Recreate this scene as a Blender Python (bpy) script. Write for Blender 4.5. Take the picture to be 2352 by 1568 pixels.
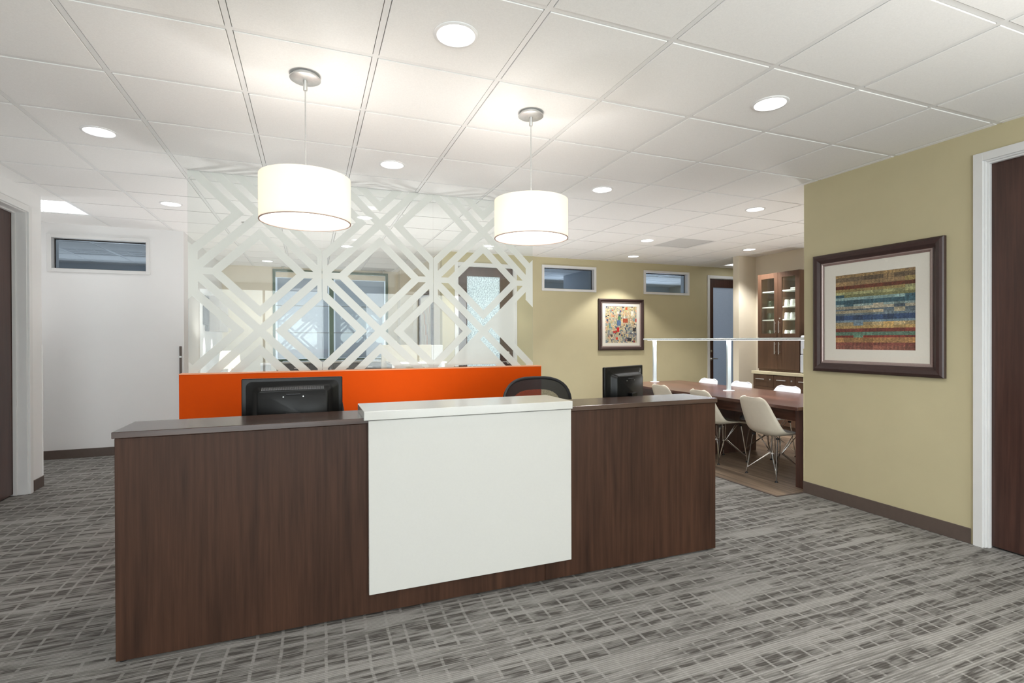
import bpy, bmesh, math, random
from mathutils import Vector, Matrix

scene = bpy.context.scene
for _o in list(bpy.data.objects):
    bpy.data.objects.remove(_o)
COL = scene.collection
PI = math.pi
rnd = random.Random(7)

# ------------------------------------------------------------------ camera
CAM = Vector((1.5352, -2.4998, 1.3383))
YAW, PITCH, ROLL = math.radians(-21.3984), math.radians(-0.2191), math.radians(-0.1857)
FPX = 1186.87
fw = Vector((-math.sin(YAW) * math.cos(PITCH), math.cos(YAW) * math.cos(PITCH), math.sin(PITCH)))
rt0 = Vector((math.cos(YAW), math.sin(YAW), 0))
up0 = rt0.cross(fw)
rt = math.cos(ROLL) * rt0 + math.sin(ROLL) * up0
up = -math.sin(ROLL) * rt0 + math.cos(ROLL) * up0
cd = bpy.data.cameras.new('camera')
cd.sensor_width = 36.0
cd.lens = FPX / 2352 * 36.0
cd.clip_start = 0.05
cam = bpy.data.objects.new('camera', cd)
COL.objects.link(cam)
m = Matrix((rt, up, -fw)).transposed().to_4x4()
m.translation = CAM
cam.matrix_world = m
scene.camera = cam


def project(p):
    d = Vector(p) - CAM
    z = d.dot(fw)
    if z < 0.05:
        return None
    return 1176 + FPX * d.dot(rt) / z, 784 - FPX * d.dot(up) / z


# ------------------------------------------------------------------ world, exposure, big lights
scene.view_settings.view_transform = 'Standard'
scene.view_settings.look = 'None'
scene.view_settings.gamma = 1.0
scene.view_settings.use_curve_mapping = False
scene.view_settings.exposure = 0.45
scene.cycles.max_bounces = 10
scene.cycles.diffuse_bounces = 6
scene.cycles.glossy_bounces = 4
scene.cycles.transmission_bounces = 4
scene.cycles.transparent_max_bounces = 14
scene.cycles.sample_clamp_indirect = 6.0
scene.cycles.caustics_reflective = False
scene.cycles.caustics_refractive = False
scene.cycles.use_denoising = True

world = bpy.data.worlds.new('world')
scene.world = world
world.use_nodes = True
bg = world.node_tree.nodes['Background']
bg.inputs['Color'].default_value = (0.74, 0.84, 1.0, 1)
bg.inputs['Strength'].default_value = 0.6

H = 2.6725          # ceiling height
GRID = 0.61         # ceiling grid


def light(name, kind, loc, energy, color=(1, 1, 1), rot=(0, 0, 0), **kw):
    ld = bpy.data.lights.new(name, kind)
    ld.energy = energy
    ld.color = color
    for k, v in kw.items():
        setattr(ld, k, v)
    o = bpy.data.objects.new(name, ld)
    o.location = loc
    o.rotation_euler = rot
    COL.objects.link(o)
    return o


# daylight through the lobby windows behind the camera (windows themselves are modelled below)
for wx in (0.55, 4.15):
    light('window_daylight', 'AREA', (wx, -6.62, 1.32), 120, (0.94, 0.975, 1.0), (PI / 2, 0, 0),
          shape='RECTANGLE', size=2.7, size_y=2.4)
# daylight through the green framed window at the far end
light('window_daylight', 'AREA', (1.94, 8.05, 1.8), 14, (0.9, 0.95, 1.0), (-PI / 2, 0, 0), shape='RECTANGLE', size=2.0, size_y=1.6)
# added upward fill spots that brighten the ceiling, no lamps of the place: two behind the camera, others out of sight behind the half wall, in the corridor and the alcove
for loc, e in (((1.0, -4.0, 0.9), 145), ((3.9, -3.3, 0.9), 245), ((2.25, 1.30, 0.10), 50), ((1.1, 3.5, 0.55), 70), ((2.9, 3.7, 0.55), 70), ((1.6, 6.6, 0.5), 60),
               ((-2.3, 4.1, 0.6), 38), ((7.35, 1.6, 0.4), 60), ((4.9, 3.6, 0.5), 45)):
    light('ceiling_fill', 'SPOT', loc, e, (1.0, 0.985, 0.965), (PI, 0, 0), spot_size=math.radians(140), spot_blend=0.8, shadow_soft_size=0.2)
# daylight in the room behind the small high windows, and behind the frosted door
light('back_room_daylight', 'AREA', (7.9, 8.0, 1.6), 60, (0.78, 0.88, 1.0), (-PI / 2, 0, 0), shape='RECTANGLE', size=4.0, size_y=1.4)
light('back_room_daylight', 'AREA', (4.05, 7.9, 1.5), 60, (0.86, 0.94, 1.0), (-PI / 2, 0, 0), shape='RECTANGLE', size=1.2, size_y=2.0)
light('back_room_daylight', 'AREA', (-1.6, 8.2, 1.6), 22, (0.9, 0.96, 1.0), (-PI / 2, 0, 0), shape='RECTANGLE', size=2.4, size_y=1.4)

# ------------------------------------------------------------------ materials


def nt(name):
    mt = bpy.data.materials.new(name)
    mt.use_nodes = True
    t = mt.node_tree
    for n in list(t.nodes):
        t.nodes.remove(n)
    out = t.nodes.new('ShaderNodeOutputMaterial')
    return mt, t, out


def node(t, kind, **kw):
    n = t.nodes.new(kind)
    for k, v in kw.items():
        if hasattr(n, k):
            setattr(n, k, v)
        else:
            n.inputs[k.replace('_', ' ')].default_value = v
    return n


def pbr(name, col, rough=0.5, metal=0.0, spec=0.5, noise=0.0, nscale=40.0, bump=0.0, bscale=200.0, coat=0.0,
        emit=None, estr=0.0, stretch=(1, 1, 1)):
    """plain material with optional colour speckle and fine bump"""
    mt, t, out = nt(name)
    b = node(t, 'ShaderNodeBsdfPrincipled')
    b.inputs['Base Color'].default_value = (*col, 1)
    b.inputs['Roughness'].default_value = rough
    b.inputs['Metallic'].default_value = metal
    b.inputs['Specular IOR Level'].default_value = spec
    b.inputs['Coat Weight'].default_value = coat
    b.inputs['Coat Roughness'].default_value = 0.15
    if emit:
        b.inputs['Emission Color'].default_value = (*emit, 1)
        b.inputs['Emission Strength'].default_value = estr
    tc = node(t, 'ShaderNodeTexCoord')
    mp = node(t, 'ShaderNodeMapping')
    mp.inputs['Scale'].default_value = stretch
    t.links.new(tc.outputs['Object'], mp.inputs['Vector'])
    if noise > 0:
        n = node(t, 'ShaderNodeTexNoise')
        n.inputs['Scale'].default_value = nscale
        n.inputs['Detail'].default_value = 4
        t.links.new(mp.outputs['Vector'], n.inputs['Vector'])
        r = node(t, 'ShaderNodeMapRange')
        r.inputs['From Min'].default_value = 0.25
        r.inputs['From Max'].default_value = 0.75
        r.inputs['To Min'].default_value = 1 - noise
        r.inputs['To Max'].default_value = 1 + noise
        t.links.new(n.outputs['Fac'], r.inputs['Value'])
        x = node(t, 'ShaderNodeVectorMath', operation='SCALE')
        x.inputs[0].default_value = col
        t.links.new(r.outputs['Result'], x.inputs['Scale'])
        t.links.new(x.outputs['Vector'], b.inputs['Base Color'])
    if bump > 0:
        n2 = node(t, 'ShaderNodeTexNoise')
        n2.inputs['Scale'].default_value = bscale
        n2.inputs['Detail'].default_value = 3
        t.links.new(mp.outputs['Vector'], n2.inputs['Vector'])
        bp = node(t, 'ShaderNodeBump')
        bp.inputs['Strength'].default_value = bump
        bp.inputs['Distance'].default_value = 0.002
        t.links.new(n2.outputs['Fac'], bp.inputs['Height'])
        t.links.new(bp.outputs['Normal'], b.inputs['Normal'])
    t.links.new(b.outputs[0], out.inputs['Surface'])
    return mt


def wood(name, dark, light_, axis=2, rough=0.32, scale=1.0, coat=0.0, spec=0.5, vary=0.0):
    """veneer with grain running along one axis of the object"""
    mt, t, out = nt(name)
    b = node(t, 'ShaderNodeBsdfPrincipled')
    b.inputs['Roughness'].default_value = rough
    b.inputs['Coat Weight'].default_value = coat
    b.inputs['Specular IOR Level'].default_value = spec
    tc = node(t, 'ShaderNodeTexCoord')
    oi = node(t, 'ShaderNodeObjectInfo')
    ad = node(t, 'ShaderNodeVectorMath', operation='ADD')
    sc = node(t, 'ShaderNodeVectorMath', operation='SCALE')
    sc.inputs[0].default_value = (13, 17, 19)
    t.links.new(oi.outputs['Random'], sc.inputs['Scale'])
    t.links.new(tc.outputs['Object'], ad.inputs[0])
    t.links.new(sc.outputs['Vector'], ad.inputs[1])

    def nz(across, along, detail=5, dist=0.0):
        mp = node(t, 'ShaderNodeMapping')
        s = [across * scale] * 3
        s[axis] = along * scale
        mp.inputs['Scale'].default_value = s
        t.links.new(ad.outputs['Vector'], mp.inputs['Vector'])
        n = node(t, 'ShaderNodeTexNoise')
        n.inputs['Scale'].default_value = 1.0
        n.inputs['Detail'].default_value = detail
        n.inputs['Distortion'].default_value = dist
        t.links.new(mp.outputs['Vector'], n.inputs['Vector'])
        return n.outputs['Fac']
    a = nz(55, 2.2, 4)
    c = nz(7, 0.9, 4, 0.7)
    f = nz(260, 7, 2)
    mx = node(t, 'ShaderNodeMath', operation='MULTIPLY_ADD')
    t.links.new(c, mx.inputs[0])
    mx.inputs[1].default_value = 0.9
    t.links.new(a, mx.inputs[2])
    mx2 = node(t, 'ShaderNodeMath', operation='MULTIPLY_ADD')
    t.links.new(f, mx2.inputs[0])
    mx2.inputs[1].default_value = 0.35
    t.links.new(mx.outputs[0], mx2.inputs[2])
    cr = node(t, 'ShaderNodeValToRGB')
    cr.color_ramp.elements[0].position = 0.80
    cr.color_ramp.elements[0].color = (*dark, 1)
    cr.color_ramp.elements[1].position = 1.45
    cr.color_ramp.elements[1].color = (*light_, 1)
    r = node(t, 'ShaderNodeMapRange')
    r.inputs['From Min'].default_value = 0.72
    r.inputs['From Max'].default_value = 1.5
    t.links.new(mx2.outputs[0], r.inputs['Value'])
    cr.color_ramp.elements[0].position = 0.0
    cr.color_ramp.elements[1].position = 1.0
    t.links.new(r.outputs['Result'], cr.inputs['Fac'])
    vr = node(t, 'ShaderNodeMapRange')
    vr.inputs['To Min'].default_value = 1 - vary
    vr.inputs['To Max'].default_value = 1 + vary
    t.links.new(oi.outputs['Random'], vr.inputs['Value'])
    vs_ = node(t, 'ShaderNodeVectorMath', operation='SCALE')
    t.links.new(cr.outputs['Color'], vs_.inputs[0])
    t.links.new(vr.outputs['Result'], vs_.inputs['Scale'])
    t.links.new(vs_.outputs['Vector'], b.inputs['Base Color'])
    bp = node(t, 'ShaderNodeBump')
    bp.inputs['Strength'].default_value = 0.08
    bp.inputs['Distance'].default_value = 0.001
    t.links.new(f, bp.inputs['Height'])
    t.links.new(bp.outputs['Normal'], b.inputs['Normal'])
    t.links.new(b.outputs[0], out.inputs['Surface'])
    return mt


def clear_glass(name, tint=(0.96, 0.98, 0.97), rough=0.0, ior=1.45, frost=0.0):
    mt, t, out = nt(name)
    tr = node(t, 'ShaderNodeBsdfTransparent')
    tr.inputs['Color'].default_value = (*tint, 1)
    gl = node(t, 'ShaderNodeBsdfGlossy')
    gl.inputs['Roughness'].default_value = rough
    # Schlick reflectance, the same from either side of the pane
    lw = node(t, 'ShaderNodeLayerWeight')
    lw.inputs['Blend'].default_value = 0.5
    pw = node(t, 'ShaderNodeMath', operation='POWER')
    pw.inputs[1].default_value = 5.0
    t.links.new(lw.outputs['Facing'], pw.inputs[0])
    f0 = ((ior - 1) / (ior + 1)) ** 2
    fr = node(t, 'ShaderNodeMath', operation='MULTIPLY_ADD')
    fr.inputs[1].default_value = 1 - f0
    fr.inputs[2].default_value = f0
    t.links.new(pw.outputs[0], fr.inputs[0])
    mx = node(t, 'ShaderNodeMixShader')
    t.links.new(fr.outputs[0], mx.inputs[0])
    t.links.new(tr.outputs[0], mx.inputs[1])
    t.links.new(gl.outputs[0], mx.inputs[2])
    t.links.new(mx.outputs[0], out.inputs['Surface'])
    return mt


def frosted(name, col, trans=0.5, clear=0.1, rough=0.5, pebble=0.0):
    """diffusing film / obscure glass: part diffuse, part translucent, part clear"""
    mt, t, out = nt(name)
    d = node(t, 'ShaderNodeBsdfDiffuse')
    d.inputs['Color'].default_value = (*col, 1)
    l = node(t, 'ShaderNodeBsdfTranslucent')
    l.inputs['Color'].default_value = (*col, 1)
    m1 = node(t, 'ShaderNodeMixShader')
    m1.inputs[0].default_value = trans
    t.links.new(d.outputs[0], m1.inputs[1])
    t.links.new(l.outputs[0], m1.inputs[2])
    tr = node(t, 'ShaderNodeBsdfTransparent')
    m2 = node(t, 'ShaderNodeMixShader')
    m2.inputs[0].default_value = clear
    t.links.new(m1.outputs[0], m2.inputs[1])
    t.links.new(tr.outputs[0], m2.inputs[2])
    if pebble > 0:
        tc = node(t, 'ShaderNodeTexCoord')
        mp = node(t, 'ShaderNodeMapping')
        mp.inputs['Scale'].default_value = (1, 1, 0.45)
        t.links.new(tc.outputs['Object'], mp.inputs['Vector'])
        n = node(t, 'ShaderNodeTexNoise')
        n.inputs['Scale'].default_value = 95
        n.inputs['Detail'].default_value = 3
        t.links.new(mp.outputs['Vector'], n.inputs['Vector'])
        r = node(t, 'ShaderNodeValToRGB')
        r.color_ramp.elements[0].position = 0.36
        r.color_ramp.elements[0].color = (*[c * (1 - pebble) for c in col], 1)
        r.color_ramp.elements[1].position = 0.62
        r.color_ramp.elements[1].color = (*[min(1, c * (1 + pebble * 0.4)) for c in col], 1)
        t.links.new(n.outputs['Fac'], r.inputs['Fac'])
        t.links.new(r.outputs['Color'], d.inputs['Color'])
        t.links.new(r.outputs['Color'], l.inputs['Color'])
    gl = node(t, 'ShaderNodeBsdfGlossy')
    gl.inputs['Roughness'].default_value = rough
    m3 = node(t, 'ShaderNodeMixShader')
    m3.inputs[0].default_value = 0.04
    t.links.new(m2.outputs[0], m3.inputs[1])
    t.links.new(gl.outputs[0], m3.inputs[2])
    t.links.new(m3.outputs[0], out.inputs['Surface'])
    return mt


def emitter(name, col, strength):
    mt, t, out = nt(name)
    e = node(t, 'ShaderNodeEmission')
    e.inputs['Color'].default_value = (*col, 1)
    e.inputs['Strength'].default_value = strength
    t.links.new(e.outputs[0], out.inputs['Surface'])
    return mt


def carpet_mat():
    mt, t, out = nt('carpet')
    b = node(t, 'ShaderNodeBsdfPrincipled')
    b.inputs['Roughness'].default_value = 0.95
    b.inputs['Specular IOR Level'].default_value = 0.15
    tc = node(t, 'ShaderNodeTexCoord')
    sx = node(t, 'ShaderNodeSeparateXYZ')
    t.links.new(tc.outputs['Object'], sx.inputs[0])
    X, Y = sx.outputs[0], sx.outputs[1]

    def mth(op, a, b_=None, c=None, clamp=False):
        n = node(t, 'ShaderNodeMath', operation=op)
        n.use_clamp = clamp
        for i, v in enumerate((a, b_, c)):
            if v is None:
                continue
            if isinstance(v, (int, float)):
                n.inputs[i].default_value = v
            else:
                t.links.new(v, n.inputs[i])
        return n.outputs[0]

    def noise(sxx, syy, detail=2.0, off=0.0):
        cx = node(t, 'ShaderNodeCombineXYZ')
        t.links.new(mth('MULTIPLY_ADD', X, sxx, off), cx.inputs[0])
        t.links.new(mth('MULTIPLY_ADD', Y, syy, off * 1.7), cx.inputs[1])
        n = node(t, 'ShaderNodeTexNoise')
        n.inputs['Scale'].default_value = 1.0
        n.inputs['Detail'].default_value = detail
        t.links.new(cx.outputs[0], n.inputs['Vector'])
        return n.outputs['Fac']

    def ramp(v, lo, hi):
        r = node(t, 'ShaderNodeMapRange')
        r.interpolation_type = 'SMOOTHSTEP'
        r.inputs['From Min'].default_value = lo
        r.inputs['From Max'].default_value = hi
        t.links.new(v, r.inputs['Value'])
        return r.outputs['Result']

    def vor(v, scale, rand, feature):
        n = node(t, 'ShaderNodeTexVoronoi')
        n.voronoi_dimensions = '1D'
        n.feature = feature
        n.inputs['Scale'].default_value = scale
        n.inputs['Randomness'].default_value = rand
        t.links.new(v, n.inputs['W'])
        return n
    # wandering columns: light lines across, running away from the camera (Y)
    wob = mth('MULTIPLY_ADD', noise(1.3, 2.1, 2, 5.0), 0.05, X)
    colE = vor(wob, 10.5, 0.8, 'DISTANCE_TO_EDGE').outputs['Distance']
    colsep = mth('MULTIPLY_ADD', ramp(colE, 0.035, 0.09), 0.85, 0.15)
    colC = vor(wob, 10.5, 0.8, 'F1').outputs['Color']
    # rows of dark blocks running along X
    wobY = mth('MULTIPLY_ADD', noise(1.1, 0.9, 1, 9.0), 0.05, Y)
    rowE = vor(wobY, 10.0, 0.9, 'DISTANCE_TO_EDGE').outputs['Distance']
    rowsep = mth('MULTIPLY_ADD', ramp(rowE, 0.06, 0.12), 0.75, 0.25)
    streak = ramp(noise(1.25, 15.0, 4.0), 0.43, 0.50)
    cell = ramp(noise(8.0, 26.0, 1.0, 3.0), 0.41, 0.53)
    fine = ramp(noise(6.0, 90.0, 2.0, 1.0), 0.42, 0.54)
    big = noise(0.55, 0.7, 2.0, 21.0)
    blocks = mth('MULTIPLY', mth('MULTIPLY', colsep, rowsep), mth('MULTIPLY_ADD', streak, 0.72, 0.18))
    blocks = mth('MULTIPLY', blocks, mth('MULTIPLY_ADD', cell, 0.45, 0.62))
    blocks = mth('MULTIPLY', blocks, mth('MULTIPLY_ADD', fine, 0.45, 0.60), clamp=True)
    stripes = mth('MULTIPLY', fine, mth('MULTIPLY', ramp(noise(1.0, 9.0, 2.0, 33.0), 0.40, 0.58), 0.55))
    dark = mth('MAXIMUM', blocks, stripes, clamp=True)
    rib = mth('MULTIPLY_ADD', mth('SINE', mth('MULTIPLY', Y, 2 * PI / 0.011)), 0.17, 1.0)
    tuft = mth('MULTIPLY_ADD', noise(240, 420, 2.0, 2.0), 0.7, 0.65)
    shade = mth('MULTIPLY', mth('MULTIPLY', rib, tuft), mth('MULTIPLY_ADD', big, 0.5, 0.75))
    mx = node(t, 'ShaderNodeMix', data_type='RGBA')
    mx.inputs[6].default_value = (0.30, 0.291, 0.277, 1)
    mx.inputs[7].default_value = (0.084, 0.078, 0.072, 1)
    t.links.new(dark, mx.inputs[0])
    s = node(t, 'ShaderNodeVectorMath', operation='SCALE')
    t.links.new(mx.outputs[2], s.inputs[0])
    t.links.new(shade, s.inputs['Scale'])
    t.links.new(s.outputs['Vector'], b.inputs['Base Color'])
    bp = node(t, 'ShaderNodeBump')
    bp.inputs['Strength'].default_value = 0.35
    bp.inputs['Distance'].default_value = 0.003
    t.links.new(shade, bp.inputs['Height'])
    t.links.new(bp.outputs['Normal'], b.inputs['Normal'])
    t.links.new(b.outputs[0], out.inputs['Surface'])
    return mt


def vcol_mat(name, rough=0.7):
    """flat print: colours stored per face on the sheet"""
    mt, t, out = nt(name)
    b = node(t, 'ShaderNodeBsdfPrincipled')
    b.inputs['Roughness'].default_value = rough
    a = node(t, 'ShaderNodeVertexColor')
    a.layer_name = 'print'
    tc = node(t, 'ShaderNodeTexCoord')
    n = node(t, 'ShaderNodeTexNoise')
    n.inputs['Scale'].default_value = 60
    n.inputs['Detail'].default_value = 4
    t.links.new(tc.outputs['Object'], n.inputs['Vector'])
    r = node(t, 'ShaderNodeMapRange')
    r.inputs['From Min'].default_value = 0.3
    r.inputs['From Max'].default_value = 0.7
    r.inputs['To Min'].default_value = 0.72
    r.inputs['To Max'].default_value = 1.18
    t.links.new(n.outputs['Fac'], r.inputs['Value'])
    s = node(t, 'ShaderNodeVectorMath', operation='SCALE')
    t.links.new(a.outputs['Color'], s.inputs[0])
    t.links.new(r.outputs['Result'], s.inputs['Scale'])
    t.links.new(s.outputs['Vector'], b.inputs['Base Color'])
    t.links.new(b.outputs[0], out.inputs['Surface'])
    return mt


def mesh_fabric(name, col, clear, scale=260):
    mt, t, out = nt(name)
    b = node(t, 'ShaderNodeBsdfPrincipled')
    b.inputs['Base Color'].default_value = (*col, 1)
    b.inputs['Roughness'].default_value = 0.6
    tr = node(t, 'ShaderNodeBsdfTransparent')
    tc = node(t, 'ShaderNodeTexCoord')
    v = node(t, 'ShaderNodeTexVoronoi')
    v.feature = 'F1'
    v.inputs['Scale'].default_value = scale
    t.links.new(tc.outputs['Object'], v.inputs['Vector'])
    r = node(t, 'ShaderNodeMapRange')
    r.inputs['From Min'].default_value = 0.35
    r.inputs['From Max'].default_value = 0.5
    r.inputs['To Min'].default_value = clear
    r.inputs['To Max'].default_value = clear * 0.5
    t.links.new(v.outputs['Distance'], r.inputs['Value'])
    mx = node(t, 'ShaderNodeMixShader')
    t.links.new(r.outputs['Result'], mx.inputs[0])
    t.links.new(b.outputs[0], mx.inputs[1])
    t.links.new(tr.outputs[0], mx.inputs[2])
    t.links.new(mx.outputs[0], out.inputs['Surface'])
    return mt


M = {
    'white_wall': pbr('white_paint', (0.80, 0.80, 0.80), 0.6, noise=0.015, nscale=3, bump=0.06, bscale=350),
    'olive': pbr('olive_paint', (0.53, 0.475, 0.30), 0.6, noise=0.03, nscale=4, bump=0.08, bscale=350),
    'cream': pbr('cream_paint', (0.74, 0.68, 0.56), 0.6, noise=0.02, nscale=4, bump=0.06, bscale=350),
    'grey_room': pbr('grey_blue_paint', (0.52, 0.56, 0.60), 0.7, noise=0.02, nscale=3),
    'tile': pbr('ceiling_tile', (0.86, 0.855, 0.845), 0.9, spec=0.2, noise=0.035, nscale=160, bump=0.2, bscale=300),
    'tgrid': pbr('grid_metal', (0.80, 0.80, 0.795), 0.55, noise=0.01, nscale=20),
    'white_metal': pbr('white_metal', (0.82, 0.82, 0.82), 0.35, noise=0.01, nscale=20),
    'trim_white': pbr('casing_paint', (0.72, 0.72, 0.715), 0.4, noise=0.015, nscale=10),
    'carpet': carpet_mat(),
    'baseboard': pbr('vinyl_base', (0.105, 0.078, 0.066), 0.45, noise=0.06, nscale=25),
    'desk_v': wood('desk_veneer_upright', (0.021, 0.0090, 0.0050), (0.070, 0.031, 0.0175), 2, 0.48, spec=0.22),
    'desk_h': wood('desk_veneer_top', (0.030, 0.016, 0.012), (0.085, 0.047, 0.035), 0, 0.22, spec=0.6),
    'table_y': wood('table_veneer', (0.055, 0.024, 0.017), (0.16, 0.072, 0.050), 1, 0.24, spec=0.6),
    'table_v': wood('table_panel', (0.035, 0.016, 0.012), (0.10, 0.045, 0.032), 2, 0.35),
    'door_v': wood('door_veneer', (0.028, 0.0125, 0.010), (0.085, 0.038, 0.028), 2, 0.35),
    'cab_v': wood('cabinet_veneer', (0.065, 0.034, 0.020), (0.125, 0.066, 0.040), 2, 0.4, scale=0.7),
    'plank': wood('floor_plank', (0.026, 0.019, 0.014), (0.36, 0.265, 0.19), 1, 0.36, scale=0.6, vary=0.28),
    'white_lam': pbr('white_laminate', (0.59, 0.585, 0.56), 0.12, noise=0.012, nscale=120, coat=0.3),
    'orange': pbr('orange_panel', (0.66, 0.072, 0.0006), 0.65, spec=0.1, noise=0.02, nscale=6),
    'orange_cap': pbr('orange_edge', (0.88, 0.36, 0.18), 0.4, noise=0.02, nscale=6),
    'glass': clear_glass('pane_glass', (0.955, 0.975, 0.965)),
    'glass_pic': clear_glass('picture_glass', (0.99, 0.99, 0.99), 0.0, 1.33),
    'glass_cab': clear_glass('cabinet_glass', (0.96, 0.985, 0.96)),
    'glass_cup': clear_glass('drinking_glass', (0.90, 0.93, 0.91), 0.02, 1.6),
    'glass_hi': clear_glass('office_glass', (0.70, 0.75, 0.80)),
    'film': frosted('frost_film', (0.79, 0.81, 0.775), 0.35, 0.10),
    'obscure': frosted('obscure_glass', (0.80, 0.86, 0.93), 0.92, 0.04, 0.2, pebble=0.45),
    'obscure2': frosted('obscure_glass_blue', (0.56, 0.61, 0.68), 0.6, 0.0, 0.25, pebble=0.05),
    'blind': frosted('roller_blind', (0.47, 0.51, 0.58), 0.5, 0.02, 0.6),
    'green': pbr('green_frame', (0.075, 0.125, 0.085), 0.4, noise=0.03, nscale=10),
    'steel': pbr('brushed_steel', (0.62, 0.62, 0.61), 0.42, 0.75, noise=0.06, nscale=90),
    'chrome': pbr('chrome', (0.75, 0.74, 0.73), 0.12, 1.0, noise=0.02, nscale=40),
    'black': pbr('black_plastic', (0.006, 0.006, 0.006), 0.3, spec=0.22, noise=0.05, nscale=120, bump=0.05, bscale=900),
    'black_soft': pbr('black_satin', (0.014, 0.014, 0.015), 0.5, noise=0.05, nscale=80),
    'screen': pbr('dark_screen', (0.006, 0.006, 0.008), 0.08, noise=0.01, nscale=10),
    'rib': pbr('vent_rib_highlight', (0.16, 0.16, 0.165), 0.35, noise=0.04, nscale=60),  # lighter than the black housing: the highlight on the ribs is put into the grey
    'rim': pbr('dark_grey_rim', (0.022, 0.022, 0.024), 0.45, noise=0.04, nscale=60),
    'mesh_dark': mesh_fabric('chair_mesh_band', (0.02, 0.02, 0.021), 0.06),
    'mesh_thin': mesh_fabric('chair_mesh', (0.05, 0.05, 0.048), 0.62),
    'shell': pbr('chair_shell', (0.72, 0.66, 0.54), 0.35, noise=0.02, nscale=30),
    'shell_w': pbr('chair_shell_white', (0.82, 0.82, 0.84), 0.35, noise=0.02, nscale=30),
    'rubber': pbr('rubber', (0.012, 0.011, 0.011), 0.7, noise=0.05, nscale=60),
    'shade': None,
    'hem': pbr('shade_hem', (0.42, 0.30, 0.24), 0.6, noise=0.03, nscale=60),
    'frame_dark': pbr('picture_moulding', (0.042, 0.021, 0.019), 0.34, noise=0.12, nscale=60),
    'frame_liner': pbr('picture_liner', (0.34, 0.27, 0.255), 0.35, 0.55, noise=0.10, nscale=120),
    'mat_board': pbr('mat_board', (0.80, 0.77, 0.69), 0.8, noise=0.015, nscale=90),
    'print': vcol_mat('art_print'),
    'counter': pbr('counter_top', (0.66, 0.60, 0.42), 0.4, noise=0.04, nscale=60),
    'cab_in': pbr('cabinet_lining', (0.72, 0.76, 0.62), 0.5, noise=0.015, nscale=15),
    'china': pbr('white_china', (0.84, 0.85, 0.84), 0.2, noise=0.01, nscale=30),
    'appliance': pbr('appliance_white', (0.66, 0.70, 0.78), 0.35, noise=0.01, nscale=20),
    'grey_fab': pbr('grey_panel', (0.50, 0.51, 0.51), 0.7, noise=0.05, nscale=150),
    'dark_grey': pbr('dark_grey_panel', (0.16, 0.16, 0.165), 0.6, noise=0.04, nscale=60),
    'taupe': pbr('taupe_panel', (0.40, 0.37, 0.34), 0.5, noise=0.03, nscale=30),
    'vent': pbr('vent_grey', (0.62, 0.62, 0.615), 0.7, noise=0.10, nscale=220),
    'lens': emitter('lamp_lens', (1.0, 1.0, 0.99), 6.0),
    'troffer': emitter('troffer_lens', (0.98, 1.0, 1.0), 2.6),
    'diffuser': emitter('shade_diffuser', (1.0, 0.985, 0.95), 3.0),
    'led': emitter('led_strip', (0.88, 0.93, 1.0), 9.0),
    'bar': pbr('light_bar_metal', (0.50, 0.56, 0.56), 0.25, noise=0.01, nscale=20, emit=(0.85, 0.97, 0.95), estr=0.03),
}


def shade_mat(name, tint, e):
    mt, t, out = nt(name)
    d = node(t, 'ShaderNodeBsdfDiffuse')
    d.inputs['Color'].default_value = (0.86, 0.82, 0.76, 1)
    l = node(t, 'ShaderNodeBsdfTranslucent')
    l.inputs['Color'].default_value = (0.9, 0.84, 0.75, 1)
    m1 = node(t, 'ShaderNodeMixShader')
    m1.inputs[0].default_value = 0.28
    t.links.new(d.outputs[0], m1.inputs[1])
    t.links.new(l.outputs[0], m1.inputs[2])
    em = node(t, 'ShaderNodeEmission')
    tc = node(t, 'ShaderNodeTexCoord')
    n = node(t, 'ShaderNodeTexNoise')
    n.inputs['Scale'].default_value = 300
    t.links.new(tc.outputs['Object'], n.inputs['Vector'])
    r = node(t, 'ShaderNodeMapRange')
    r.inputs['To Min'].default_value = e * 0.96
    r.inputs['To Max'].default_value = e * 1.04
    t.links.new(n.outputs['Fac'], r.inputs['Value'])
    t.links.new(r.outputs['Result'], em.inputs['Strength'])
    em.inputs['Color'].default_value = (*tint, 1)
    ad = node(t, 'ShaderNodeAddShader')
    t.links.new(m1.outputs[0], ad.inputs[0])
    t.links.new(em.outputs[0], ad.inputs[1])
    t.links.new(ad.outputs[0], out.inputs['Surface'])
    return mt


M['shade'] = shade_mat('lamp_shade', (1.0, 0.88, 0.74), 0.13)

# ------------------------------------------------------------------ mesh helpers


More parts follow.
